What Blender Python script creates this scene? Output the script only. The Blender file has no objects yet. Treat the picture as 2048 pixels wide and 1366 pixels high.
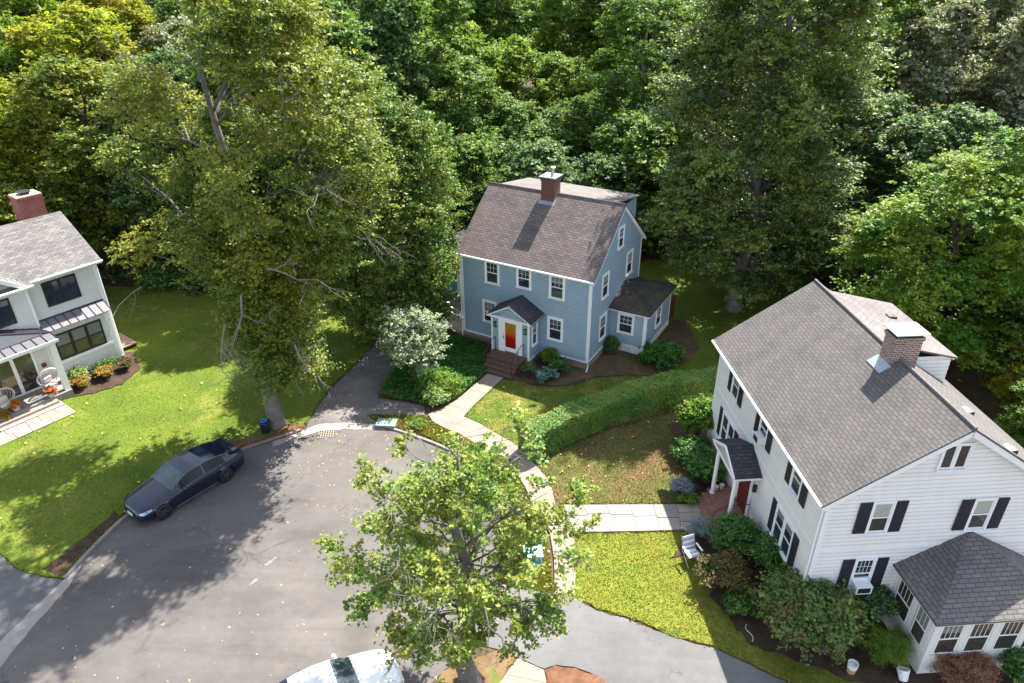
import bpy, math, random
import numpy as np
from mathutils import Vector, Matrix

# ------------------------------------------------------------------ camera, sky, sun
S = bpy.context.scene
COL = S.collection
F_PX, PITCH, ROLL, CAM_H = 1420.45, .508875, -.006313, 20.6      # focal length in px of a 2048 px wide picture
_r = np.array([1., 0, 0]); _u = np.array([0, math.sin(PITCH), math.cos(PITCH)]); _f = np.array([0, math.cos(PITCH), -math.sin(PITCH)])
_c, _s = math.cos(ROLL), math.sin(ROLL)
CR, CU = _c*_r+_s*_u, _c*_u-_s*_r
cd = bpy.data.cameras.new('camera'); cam = bpy.data.objects.new('camera', cd); COL.objects.link(cam)
cam.matrix_world = Matrix(((CR[0], CU[0], -_f[0], 0), (CR[1], CU[1], -_f[1], 0), (CR[2], CU[2], -_f[2], CAM_H), (0, 0, 0, 1)))
cd.sensor_width = 36; cd.lens = F_PX/2048*36; cd.clip_start = .1; cd.clip_end = 2000
S.camera = cam
SUN = Vector((.44, .59, 1)).normalized()                           # towards the sun
w = bpy.data.worlds.new('World'); S.world = w; w.use_nodes = True
nt = w.node_tree; nt.nodes.clear()
sky = nt.nodes.new('ShaderNodeTexSky'); sky.sky_type = 'NISHITA'; sky.sun_disc = False
sky.sun_elevation = math.asin(SUN.z); sky.sun_rotation = math.atan2(SUN.x, SUN.y)
bg = nt.nodes.new('ShaderNodeBackground'); bg.inputs[1].default_value = .15
out = nt.nodes.new('ShaderNodeOutputWorld')
dsm = nt.nodes.new('ShaderNodeMix'); dsm.data_type = 'RGBA'; dsm.inputs[0].default_value = .5          # thin haze and cloud take some of the blue out
bwn = nt.nodes.new('ShaderNodeRGBToBW'); nt.links.new(sky.outputs[0], bwn.inputs[0]); nt.links.new(sky.outputs[0], dsm.inputs[6]); nt.links.new(bwn.outputs[0], dsm.inputs[7])
nt.links.new(dsm.outputs[2], bg.inputs[0]); nt.links.new(bg.outputs[0], out.inputs[0])
sl = bpy.data.lights.new('sun', 'SUN'); sl.energy = 4.7; sl.angle = math.radians(.55); sl.color = (1, .95, .86)
so = bpy.data.objects.new('sun', sl); COL.objects.link(so); so.rotation_euler = (-SUN).to_track_quat('-Z', 'Y').to_euler()
S.view_settings.view_transform = 'Standard'; S.view_settings.look = 'None'; S.view_settings.exposure = 1.78; S.view_settings.gamma = 1
S.cycles.max_bounces = 6; S.cycles.diffuse_bounces = 3; S.cycles.glossy_bounces = 3; S.cycles.transmission_bounces = 4
S.cycles.transparent_max_bounces = 6; S.cycles.use_denoising = True

def G(px, py, z=0.):
    """ground point seen at a pixel of the survey photograph (used to lay out plans in metres)"""
    d = _f + CR*(px-1024)/F_PX + CU*(683-py)/F_PX
    t = (z-CAM_H)/d[2]
    return (t*d[0], t*d[1])

# ------------------------------------------------------------------ mesh helpers
def tag(o, label=None, cat=None, group=None, kind=None):
    if label: o['label'] = label
    if cat: o['category'] = cat
    if group: o['group'] = group
    if kind: o['kind'] = kind
    return o
def thing(name, label, cat, loc=(0, 0, 0), rz=0, group=None):
    o = bpy.data.objects.new(name, None); COL.objects.link(o); o.location = loc; o.rotation_euler = (0, 0, rz)
    o.empty_display_size = .3
    return tag(o, label, cat, group)
def copy_thing(o, loc, rz, sc=1., label=None, parent=None, mats=None):
    c = o.copy(); COL.objects.link(c)
    if parent is None:
        c.location = loc; c.rotation_euler = (0, 0, rz); c.scale = (sc, sc, sc) if not isinstance(sc, tuple) else sc
        if label: c['label'] = label
    else: c.parent = parent
    if mats and c.type == 'MESH':
        for i, s in enumerate(c.material_slots):
            if s.material and s.material.name in mats:
                s.link = 'OBJECT'; s.material = mats[o.data.materials[i].name]
    for ch in o.children: copy_thing(ch, None, 0, 1, None, c, mats)
    return c

def V3(*a): return np.array(a, float)
class MB:
    def __init__(s): s.V = []; s.F = []; s.M = []
    def face(s, pts, m=0):
        n = len(s.V); s.V += [tuple(float(c) for c in p) for p in pts]; s.F.append(tuple(range(n, n+len(pts)))); s.M.append(m); return s
    def mesh(s, vs, fs, m=0):
        n = len(s.V); s.V += [tuple(float(c) for c in p) for p in vs]
        for f in fs: s.F.append(tuple(n+i for i in f)); s.M.append(m)
        return s
    def box(s, x0, x1, y0, y1, z0, z1, m=0):
        return s.mesh([(x0, y0, z0), (x1, y0, z0), (x1, y1, z0), (x0, y1, z0), (x0, y0, z1), (x1, y0, z1), (x1, y1, z1), (x0, y1, z1)],
                      [(0, 3, 2, 1), (4, 5, 6, 7), (0, 1, 5, 4), (1, 2, 6, 5), (2, 3, 7, 6), (3, 0, 4, 7)], m)
    def obox(s, c, u, v, n, a, b, d, m=0):     # centre, unit axes, half sizes
        c, u, v, n = map(np.asarray, (c, u, v, n)); P = []
        for k in (-1, 1):
            for i, j in ((-1, -1), (1, -1), (1, 1), (-1, 1)): P.append(c+u*a*i+v*b*j+n*d*k)
        return s.mesh(P, [(0, 3, 2, 1), (4, 5, 6, 7), (0, 1, 5, 4), (1, 2, 6, 5), (2, 3, 7, 6), (3, 0, 4, 7)], m)
    def bar(s, p, q, r, m=0, up=(0, 0, 1), r2=None):
        p, q = np.asarray(p, float), np.asarray(q, float); d = q-p; L = np.linalg.norm(d); d /= L
        u = np.cross(d, up)
        if np.linalg.norm(u) < 1e-4: u = np.cross(d, (1, 0, 0))
        u /= np.linalg.norm(u); v = np.cross(u, d)
        return s.obox((p+q)/2, d, u, v, L/2, r, r2 or r, m)
    def slab(s, pts, t, m=0, mside=None):      # polygon (planar, counter-clockwise from above) thickened downwards
        k = len(pts); lo = [(p[0], p[1], p[2]-t) for p in pts]; n = len(s.V)
        s.V += [tuple(map(float, p)) for p in list(pts)+lo]
        s.F.append(tuple(range(n, n+k))); s.M.append(m)
        s.F.append(tuple(range(n+2*k-1, n+k-1, -1))); s.M.append(m if mside is None else mside)
        for i in range(k):
            j = (i+1) % k; s.F.append((n+i, n+k+i, n+k+j, n+j)); s.M.append(m if mside is None else mside)
        return s
    def tube(s, pts, rad, k=6, m=0):
        pts = [np.asarray(p, float) for p in pts]; n0 = len(s.V); fr = V3(1, .37, .21)
        for i, p in enumerate(pts):
            d = pts[min(i+1, len(pts)-1)]-pts[max(i-1, 0)]; d = d/(np.linalg.norm(d)+1e-9)
            u = fr-d*(fr@d); u /= np.linalg.norm(u); v = np.cross(d, u); fr = u
            r = rad[i] if hasattr(rad, '__len__') else rad
            for j in range(k):
                a = 2*math.pi*j/k; s.V.append(tuple(p+(u*math.cos(a)+v*math.sin(a))*r))
        for i in range(len(pts)-1):
            for j in range(k):
                a, b = n0+i*k+j, n0+i*k+(j+1) % k; s.F.append((a, b, b+k, a+k)); s.M.append(m)
        s.F.append(tuple(n0+j for j in range(k))[::-1]); s.M.append(m)
        s.F.append(tuple(n0+(len(pts)-1)*k+j for j in range(k))); s.M.append(m)
        return s
    def lathe(s, c, prof, k=16, m=0):
        n0 = len(s.V)
        for r, z in prof:
            for j in range(k):
                a = 2*math.pi*j/k; s.V.append((c[0]+r*math.cos(a), c[1]+r*math.sin(a), c[2]+z))
        for i in range(len(prof)-1):
            for j in range(k):
                a, b = n0+i*k+j, n0+i*k+(j+1) % k; s.F.append((a, b, b+k, a+k)); s.M.append(m)
        s.F.append(tuple(n0+j for j in range(k))[::-1]); s.M.append(m)
        s.F.append(tuple(n0+(len(prof)-1)*k+j for j in range(k))); s.M.append(m)
        return s
    def build(s, name, mats, parent=None, smooth=False, bevel=0):
        me = bpy.data.meshes.new(name); me.from_pydata(s.V, [], s.F)
        if not isinstance(mats, (list, tuple)): mats = [mats]
        for m in mats: me.materials.append(m)
        me.polygons.foreach_set('material_index', s.M)
        if smooth: me.polygons.foreach_set('use_smooth', [True]*len(s.F))
        uv = me.uv_layers.new(name='UVMap'); buf = np.zeros((len(me.loops), 2), np.float32)   # metres along / up each face
        for p in me.polygons:
            n = np.array(p.normal); u = np.cross((0, 0, 1), n)
            u = V3(1, 0, 0) if np.linalg.norm(u) < 1e-3 else u/np.linalg.norm(u)
            v = np.cross(n, u)
            for li in p.loop_indices:
                q = np.array(me.vertices[me.loops[li].vertex_index].co); buf[li] = (q@u, q@v)
        uv.data.foreach_set('uv', buf.ravel())
        o = bpy.data.objects.new(name, me); COL.objects.link(o); o.parent = parent
        if bevel:
            b = o.modifiers.new('bevel', 'BEVEL'); b.width = bevel; b.segments = 2; b.limit_method = 'ANGLE'
        return o

# ------------------------------------------------------------------ materials
MATS = {}
def nodes(name):
    m = bpy.data.materials.new(name); m.use_nodes = True; t = m.node_tree
    b = t.nodes['Principled BSDF']; MATS[name] = m
    return m, t, b
def N(t, typ, **kw):
    n = t.nodes.new(typ)
    for k, v in kw.items():
        if k.startswith('i_'):
            key = k[2:]; n.inputs[int(key) if key.isdigit() else key.replace('_', ' ')].default_value = v
        else: setattr(n, k, v)
    return n
def rgb(c): return (c[0], c[1], c[2], 1)
def noise(t, vec, scale, detail=4, rough=.6, dist=0):
    n = N(t, 'ShaderNodeTexNoise'); n.inputs['Scale'].default_value = scale; n.inputs['Detail'].default_value = detail
    n.inputs['Roughness'].default_value = rough; n.inputs['Distortion'].default_value = dist
    if vec: t.links.new(vec, n.inputs['Vector'])
    return n.outputs['Fac']
def ramp(t, fac, stops, interp='LINEAR'):
    r = N(t, 'ShaderNodeValToRGB'); r.color_ramp.interpolation = interp
    e = r.color_ramp.elements
    while len(e) < len(stops): e.new(.5)
    for i, (p, c) in enumerate(stops): e[i].position = p; e[i].color = rgb(c)
    t.links.new(fac, r.inputs[0]); return r.outputs[0]
def mix(t, fac, a, b, mode='MIX'):
    n = N(t, 'ShaderNodeMix', data_type='RGBA', blend_type=mode)
    for s, v in ((n.inputs[0], fac), (n.inputs[6], a), (n.inputs[7], b)):
        if isinstance(v, (tuple, list)): s.default_value = rgb(v)
        elif isinstance(v, (int, float)): s.default_value = v
        else: t.links.new(v, s)
    return n.outputs[2]
def mth(t, op, a, b=0., c=0.):
    n = N(t, 'ShaderNodeMath', operation=op)
    for i, v in enumerate((a, b, c)):
        if isinstance(v, (int, float)): n.inputs[i].default_value = v
        else: t.links.new(v, n.inputs[i])
    return n.outputs[0]
def bump(t, b, h, strength=.4, dist=.02):
    n = N(t, 'ShaderNodeBump'); n.inputs['Strength'].default_value = strength; n.inputs['Distance'].default_value = dist
    t.links.new(h, n.inputs['Height']); t.links.new(n.outputs[0], b.inputs['Normal'])
def coord(t, which='Object'): return N(t, 'ShaderNodeTexCoord').outputs[which]

def plain(name, c, rough=.6, metal=0, var=.12, nscale=6, spec=.4, bmp=.15, coat=0):
    m, t, b = nodes(name); P = coord(t)
    f = noise(t, P, nscale, 6); f2 = noise(t, P, nscale*9, 3)
    k = mth(t, 'ADD', mth(t, 'MULTIPLY', f, .7), mth(t, 'MULTIPLY', f2, .3))
    col = ramp(t, k, [(.25, [x*(1-var) for x in c]), (.75, [min(1, x*(1+var)) for x in c])])
    t.links.new(col, b.inputs['Base Color']); b.inputs['Roughness'].default_value = rough; b.inputs['Metallic'].default_value = metal
    b.inputs['Specular IOR Level'].default_value = spec; b.inputs['Coat Weight'].default_value = coat
    b.inputs['Coat Roughness'].default_value = .04
    if bmp: bump(t, b, f2, bmp, .004)
    return m
def siding(name, c, pitch, dirt=.1, z0=.52, lap_shade=.5):
    m, t, b = nodes(name); U = coord(t, 'UV'); P = coord(t)
    x = N(t, 'ShaderNodeSeparateXYZ'); t.links.new(P, x.inputs[0])
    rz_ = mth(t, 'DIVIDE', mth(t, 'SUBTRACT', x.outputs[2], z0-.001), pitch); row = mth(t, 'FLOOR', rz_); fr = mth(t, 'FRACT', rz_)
    wn = N(t, 'ShaderNodeTexWhiteNoise', noise_dimensions='1D'); t.links.new(row, wn.inputs['W'])
    a = mix(t, mth(t, 'MULTIPLY', wn.outputs['Value'], .5), [v*.93 for v in c], [min(1, v*1.05) for v in c])
    mp = N(t, 'ShaderNodeMapping'); mp.inputs['Scale'].default_value = (1, 1, .25); t.links.new(P, mp.inputs[0])
    lap = ramp(t, fr, [(.0, [lap_shade]*3), (.09, [lap_shade]*3), (.16, (1, 1, 1)), (1, (1, 1, 1))])          # shadow line and dirt at each board lap, painted into the colour
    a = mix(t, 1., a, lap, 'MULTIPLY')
    st = ramp(t, noise(t, mp.outputs[0], 2.2, 6), [(.35, (1, 1, 1)), (.8, (1-dirt, 1-dirt, 1-dirt*.9))])
    t.links.new(mix(t, 1., a, st, 'MULTIPLY'), b.inputs['Base Color'])
    b.inputs['Roughness'].default_value = .55; bump(t, b, noise(t, P, 40, 3), .12, .004)
    return m
def shingle(name, c1, c2, mortar, moss=None, w=.32, h=.15):
    m, t, b = nodes(name); U = coord(t, 'UV'); P = coord(t)
    br = N(t, 'ShaderNodeTexBrick'); br.offset = .5; br.inputs['Scale'].default_value = 1
    br.inputs['Brick Width'].default_value = w; br.inputs['Row Height'].default_value = h; br.inputs['Mortar Size'].default_value = .013
    br.inputs['Mortar Smooth'].default_value = .3; br.inputs['Bias'].default_value = 0
    br.inputs['Color1'].default_value = rgb(c1); br.inputs['Color2'].default_value = rgb(c2); br.inputs['Mortar'].default_value = rgb(mortar)
    t.links.new(U, br.inputs['Vector'])
    big = ramp(t, noise(t, P, .7, 5, .6, .6), [(.3, (.84, .84, .86)), (.7, (1.12, 1.1, 1.08))])
    col = mix(t, 1., br.outputs['Color'], big, 'MULTIPLY')
    gr = ramp(t, noise(t, U, 55, 2), [(.3, (.85, .85, .85)), (.7, (1.12, 1.12, 1.12))])
    col = mix(t, 1., col, gr, 'MULTIPLY')
    if moss:
        f = ramp(t, noise(t, P, 1.6, 6, .75), [(.48, (0, 0, 0)), (.6, (1, 1, 1))]); col = mix(t, mth(t, 'MULTIPLY', f, .75), col, moss)
    t.links.new(col, b.inputs['Base Color']); b.inputs['Roughness'].default_value = .9; b.inputs['Specular IOR Level'].default_value = .2
    hgt = mth(t, 'ADD', mth(t, 'MULTIPLY', br.outputs['Fac'], -1.), mth(t, 'MULTIPLY', noise(t, U, 60, 2), .3))
    bump(t, b, hgt, .6, .012)
    return m
def brick(name, c1, c2, mortar, w=.21, h=.075, msize=.012):
    m, t, b = nodes(name); U = coord(t, 'UV')
    br = N(t, 'ShaderNodeTexBrick'); br.inputs['Scale'].default_value = 1
    br.inputs['Brick Width'].default_value = w; br.inputs['Row Height'].default_value = h; br.inputs['Mortar Size'].default_value = msize
    br.inputs['Color1'].default_value = rgb(c1); br.inputs['Color2'].default_value = rgb(c2); br.inputs['Mortar'].default_value = rgb(mortar)
    t.links.new(U, br.inputs['Vector'])
    v = ramp(t, noise(t, U, 4, 5), [(.3, (.75, .75, .75)), (.7, (1.15, 1.15, 1.15))])
    t.links.new(mix(t, 1., br.outputs['Color'], v, 'MULTIPLY'), b.inputs['Base Color']); b.inputs['Roughness'].default_value = .85
    bump(t, b, mth(t, 'MULTIPLY', br.outputs['Fac'], -1.), .6, .01)
    return m
def ground(name, stops, scale=1.2, fine=30, patch=None, rough=.95, bstr=.5, bdist=.03, cracks=None, detail=6, mott=None):
    """stops: colour ramp over mixed noise; patch: (colour, scale, lo, hi) second material showing in blotches"""
    m, t, b = nodes(name); P = coord(t)
    k = mth(t, 'ADD', mth(t, 'MULTIPLY', noise(t, P, scale, detail, .65, .4), .62), mth(t, 'MULTIPLY', noise(t, P, fine, 3, .7), .38))
    col = ramp(t, k, stops)
    for p in patch or []:
        f = ramp(t, noise(t, P, p[1], 7, .7, .3), [(p[2], (0, 0, 0)), (p[3], (1, 1, 1))]); col = mix(t, f, col, p[0])
    if mott:      # worn and repaired patches, tyre-dark and bleached streaks
        mp = N(t, 'ShaderNodeMapping'); mp.inputs['Rotation'].default_value = (0, 0, .9); mp.inputs['Scale'].default_value = (.1, .55, 1); t.links.new(P, mp.inputs[0])
        col = mix(t, 1., col, ramp(t, noise(t, mp.outputs[0], 1.1, 7, .65, .8), [(.3, (1-mott,)*3), (.5, (1, 1, 1)), (.72, (1+mott*.7,)*3)]), 'MULTIPLY')
        col = mix(t, 1., col, ramp(t, noise(t, P, .13, 4, .6, 1.2), [(.38, (1-mott*.6,)*3), (.55, (1+mott*.3,)*3)]), 'MULTIPLY')
        col = mix(t, 1., col, ramp(t, noise(t, P, 3.3, 4, .7), [(.3, (1-mott*.35,)*3), (.6, (1.03, 1.03, 1.03))]), 'MULTIPLY')
    if cracks:
        vo = N(t, 'ShaderNodeTexVoronoi', feature='DISTANCE_TO_EDGE'); vo.inputs['Scale'].default_value = cracks
        d = N(t, 'ShaderNodeVectorMath', operation='ADD'); nz = N(t, 'ShaderNodeTexNoise'); nz.inputs['Scale'].default_value = 2.5; t.links.new(P, nz.inputs['Vector'])
        t.links.new(P, d.inputs[0]); t.links.new(nz.outputs['Color'], d.inputs[1]); t.links.new(d.outputs[0], vo.inputs['Vector'])
        f = ramp(t, vo.outputs['Distance'], [(.0, (1, 1, 1)), (.006, (0, 0, 0))])
        gate = ramp(t, noise(t, P, .25, 2), [(.5, (0, 0, 0)), (.56, (1, 1, 1))])
        col = mix(t, mth(t, 'MULTIPLY', mth(t, 'MULTIPLY', f, gate), .55), col, [x*.5 for x in stops[0][1]])
    t.links.new(col, b.inputs['Base Color']); b.inputs['Roughness'].default_value = rough; b.inputs['Specular IOR Level'].default_value = .25
    bump(t, b, noise(t, P, fine*1.7, 3, .7), bstr, bdist)
    return m
def leafmat(name, cols, trans=.32, hue=None, hs=.35, rough=.55):
    """cols: dark..light leaf colours picked per leaf; hue: (colour, amount) other-coloured sprays through the crown"""
    m, t, b = nodes(name); P = coord(t)
    at = N(t, 'ShaderNodeAttribute', attribute_name='tint')
    n = len(cols); col = ramp(t, at.outputs['Fac'], [(i/(n-1), c) for i, c in enumerate(cols)])
    if hue:
        f = ramp(t, noise(t, P, hs, 3, .6), [(.5-hue[1]*.25, (0, 0, 0)), (.68-hue[1]*.2, (1, 1, 1))])
        col = mix(t, mth(t, 'MULTIPLY', f, .85), col, hue[0])
    t.links.new(col, b.inputs['Base Color']); b.inputs['Roughness'].default_value = rough; b.inputs['Specular IOR Level'].default_value = .35
    tr = N(t, 'ShaderNodeBsdfTranslucent'); t.links.new(mix(t, 1., col, (1.5, 1.55, .8), 'MULTIPLY'), tr.inputs[0])
    ms = N(t, 'ShaderNodeMixShader'); ms.inputs[0].default_value = trans
    o = t.nodes['Material Output']; t.links.new(b.outputs[0], ms.inputs[1]); t.links.new(tr.outputs[0], ms.inputs[2]); t.links.new(ms.outputs[0], o.inputs[0])
    return m
def glassmat(name, c=(.012, .018, .03), rough=.04, var=None, spec=.8):
    m, t, b = nodes(name); P = coord(t)
    f = noise(t, P, .9, 3)
    t.links.new(ramp(t, f, [(.35, c), (.65, var or [x*2.2 for x in c])]), b.inputs['Base Color'])
    b.inputs['Roughness'].default_value = rough; b.inputs['Specular IOR Level'].default_value = spec; b.inputs['IOR'].default_value = 1.5
    return m

M = dict(
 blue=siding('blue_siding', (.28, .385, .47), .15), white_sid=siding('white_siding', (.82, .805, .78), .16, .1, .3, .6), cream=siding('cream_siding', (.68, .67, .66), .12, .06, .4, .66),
 white=plain('white_trim', (.78, .78, .78), .45, var=.05), offwhite=plain('weathered_white', (.66, .64, .6), .6, var=.12, nscale=3),
 found=plain('foundation', (.27, .21, .165), .9, var=.22, nscale=2.5), conc=plain('concrete', (.36, .33, .29), .9, var=.15, nscale=3),
 brown_roof=shingle('brown_shingle', (.125, .103, .1), (.175, .147, .142), (.045, .036, .036)),
 grey_roof=shingle('grey_shingle', (.112, .104, .1), (.138, .129, .124), (.066, .06, .057), w=.28, h=.13),
 light_roof=shingle('light_shingle', (.12, .112, .112), (.2, .186, .184), (.08, .075, .075), h=.14),
 flat_roof=shingle('low_slope_shingle', (.155, .14, .135), (.19, .175, .168), (.1, .09, .088)),
 dark_roof=shingle('dark_shingle', (.045, .045, .052), (.07, .068, .075), (.018, .018, .02)),
 moss_roof=shingle('mossy_shingle', (.05, .046, .046), (.075, .068, .066), (.018, .016, .016), moss=(.085, .08, .03)),
 red_brick=brick('red_brick', (.3, .05, .04), (.22, .04, .035), (.33, .2, .17), msize=.01), dark_brick=brick('dark_brick', (.16, .04, .025), (.1, .03, .02), (.17, .13, .11)),
 mix_brick=brick('mixed_brick', (.25, .085, .055), (.07, .04, .045), (.5, .44, .38)), paver=brick('brick_paver', (.36, .14, .1), (.27, .1, .07), (.2, .13, .1), .2, .1),
 metal=plain('galvanised', (.55, .56, .58), .35, .9, .1), lead=plain('lead_flashing', (.3, .34, .38), .5, .5, .15), black=plain('black_paint', (.018, .018, .022), .4, var=.2),
 shutter=plain('shutter_paint', (.022, .024, .035), .5, var=.2), seam=plain('standing_seam_metal', (.2, .19, .215), .38, .35, .1), seamd=plain('seam_rib', (.04, .04, .055), .4, .4, .1),
 stone=plain('brownstone', (.12, .07, .055), .85, var=.3, nscale=5), redpaint=plain('red_paint', (.35, .02, .015), .4, var=.1), dkred=plain('dark_red_paint', (.12, .015, .015), .5),
 glass=glassmat('window_glass'), glass2=glassmat('window_glass_warm', (.03, .028, .026), .06, (.07, .065, .055)), shade=plain('window_shade', (.35, .37, .31), .6, var=.08),
 curtain=plain('curtain', (.16, .17, .16), .8, var=.2),
 bark=ground('bark', [(.3, (.05, .037, .028)), (.7, (.17, .14, .115))], 5, 40, bstr=1, bdist=.05), pale=ground('pale_twig', [(.3, (.13, .115, .095)), (.7, (.27, .245, .21))], 4, 30),
 grey_bark=ground('grey_bark', [(.3, (.09, .08, .07)), (.7, (.26, .24, .21))], 3, 30, bstr=1, bdist=.04), dark_bark=ground('dark_bark', [(.3, (.02, .016, .013)), (.7, (.06, .05, .04))], 4, 30),
)

# ------------------------------------------------------------------ leaves (numpy)
SHAPES = dict(quad=[(-.5, 0), (0, -.32), (.5, 0), (0, .32)],
  maple=[(-.5, 0), (-.28, -.2), (-.3, -.48), (.02, -.3), (.5, 0), (.02, .3), (-.3, .48), (-.28, .2)],
  blade=[(-.5, -.06), (.5, -.02), (.5, .02), (-.5, .06)], tuft=[(-.5, -.16), (.1, -.3), (.55, 0), (.1, .3), (-.5, .16)])
def leaf_object(name, pos, nrm, size, tint, mat, parent=None, shape='quad', rng=None, axis=None):
    rng = rng or np.random.default_rng(1); n = len(pos)
    nrm = nrm/(np.linalg.norm(nrm, axis=1, keepdims=True)+1e-9)
    a = rng.normal(size=(n, 3)) if axis is None else axis+rng.normal(size=(n, 3))*.25
    t = a-nrm*np.sum(a*nrm, 1, keepdims=True); t /= np.linalg.norm(t, axis=1, keepdims=True)+1e-9
    b = np.cross(nrm, t); T = np.array(SHAPES[shape]); k = len(T)
    X = T[:, 0][None, :, None]; Y = T[:, 1][None, :, None]
    sz = size[:, None, None]
    P = pos[:, None, :]+(t[:, None, :]*X+b[:, None, :]*Y+nrm[:, None, :]*(-.35*np.abs(Y)-.25*X*X))*sz
    me = bpy.data.meshes.new(name)
    me.vertices.add(n*k); me.vertices.foreach_set('co', P.astype(np.float32).ravel())
    me.loops.add(n*k); me.loops.foreach_set('vertex_index', np.arange(n*k, dtype=np.int32))
    me.polygons.add(n); me.polygons.foreach_set('loop_start', np.arange(0, n*k, k, dtype=np.int32))
    try: me.polygons.foreach_set('loop_total', np.full(n, k, np.int32))
    except Exception: pass
    at = me.attributes.new('tint', 'FLOAT', 'POINT'); at.data.foreach_set('value', np.repeat(tint, k).astype(np.float32))
    me.materials.append(mat); me.update(calc_edges=True)
    o = bpy.data.objects.new(name, me); COL.objects.link(o); o.parent = parent
    return o
def dirs(rng, n, up=0.):
    d = rng.normal(size=(n, 3)); d[:, 2] += up; return d/np.linalg.norm(d, axis=1, keepdims=True)
def lobed(rng, lobes, n, up=.35, inner=.55, flat=.75, nup=.5, jag=.25, per=18, tw=.3):
    """leaf positions and normals: twigs fill and overshoot the clumps, leaves sit along the twigs. lobes = (x, y, z, r)"""
    L = np.array(lobes); dens = .25+rng.random(len(L))*1.3; wgt = L[:, 3]**2*dens; k = max(1, n//per)
    i = rng.choice(len(L), k, p=wgt/wgt.sum()); d = dirs(rng, k, up)
    r = L[i, 3]*(inner*.75+(1.12-inner*.75)*rng.random(k)**.75)*(1+jag*np.clip(rng.normal(size=k), -1, 2.6)*.8)
    c = L[i, :3]+d*r[:, None]*np.array([1, 1, flat]); td = d+rng.normal(size=(k, 3))*.45; td[:, 2] *= .6; td /= np.linalg.norm(td, axis=1, keepdims=True)
    tl = tw*(.6+.9*rng.random(k))*np.sqrt(L[i, 3]/1.); tt0 = rng.normal(size=k)*.2
    q = rng.integers(0, k, n); s_ = rng.random(n)*1.5-.6
    p = c[q]+td[q]*(s_*tl[q])[:, None]+rng.normal(size=(n, 3))*(tl[q]*.34)[:, None]*np.array([1, 1, .42])
    nn = d[q]*.25+rng.normal(size=(n, 3))*.55; nn[:, 2] += nup+.35
    return p, nn, np.clip(.46+tt0[q]+rng.normal(size=n)*.16, 0, 1), i[q]
def crown_lobes(rng, n, rx, ry, z0, z1, lr, prof='round', hollow=.55):
    out = []
    for k in range(n):
        t = (k+.5)/n; t = min(1, max(0, t+rng.normal()*.05))
        if prof == 'round': w = math.sqrt(max(.03, 1-(2*t-1)**2))
        elif prof == 'cone': w = (1-t)**.75*.95+.08
        elif prof == 'egg': w = (math.sin(math.pi*min(1, t*.8+.16)))**.7
        elif prof == 'column': w = .35+.65*math.sin(math.pi*(t*.75+.2))
        elif prof == 'vase': w = .35+.65*math.sin(math.pi*min(1, .15+t*.62))
        a = k*2.39996+rng.normal()*.35; r = w*(hollow+(1-hollow)*rng.random())
        out.append((rx*r*math.cos(a), ry*r*math.sin(a), z0+(z1-z0)*t, lr*(.75+.5*rng.random())*(.75+.25*w)))
    return out
def wobble(rng, p, q, n, amp):
    p, q = np.array(p, float), np.array(q, float); L = np.linalg.norm(q-p)
    return [p+(q-p)*t+rng.normal(size=3)*amp*L*math.sin(math.pi*t)*V3(1, 1, .4) for t in np.linspace(0, 1, n)]
def limb(mb, rng, base, tip, r0, r1, sag=.15, m=0, k=5, n=5):
    base, tip = np.array(base, float), np.array(tip, float); L = np.linalg.norm(tip-base); P = []
    for t in np.linspace(0, 1, n):
        q = base+(tip-base)*t; q[2] -= -sag*L*math.sin(math.pi*t)*.6; q += rng.normal(size=3)*.03*L*math.sin(math.pi*t); P.append(q)
    mb.tube(P, np.linspace(r0, r1, n), k, m); return P
def spray(mb, rng, p, d, L, r, depth, m=0, droop=0., spread=.6):
    """bare twigs: a forking spray"""
    p = np.array(p, float); d = np.array(d, float); d /= np.linalg.norm(d)
    q = p+d*L*.5+rng.normal(size=3)*.09*L; q[2] -= droop*L*.2; e = p+d*L+rng.normal(size=3)*.12*L; e[2] -= droop*L*.6
    mb.tube([p, q, e], [r, r*.72, r*.5], 4 if r > .012 else 3, m)
    if depth:
        for k in range(rng.integers(2, 4)):
            s = e if k == 0 else (q if k == 1 else (q+e)/2); nd = d+rng.normal(size=3)*spread; nd[2] -= droop*.3
            spray(mb, rng, s, nd, L*(.6+.25*rng.random()), r*.52, depth-1, m, droop, spread)

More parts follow.
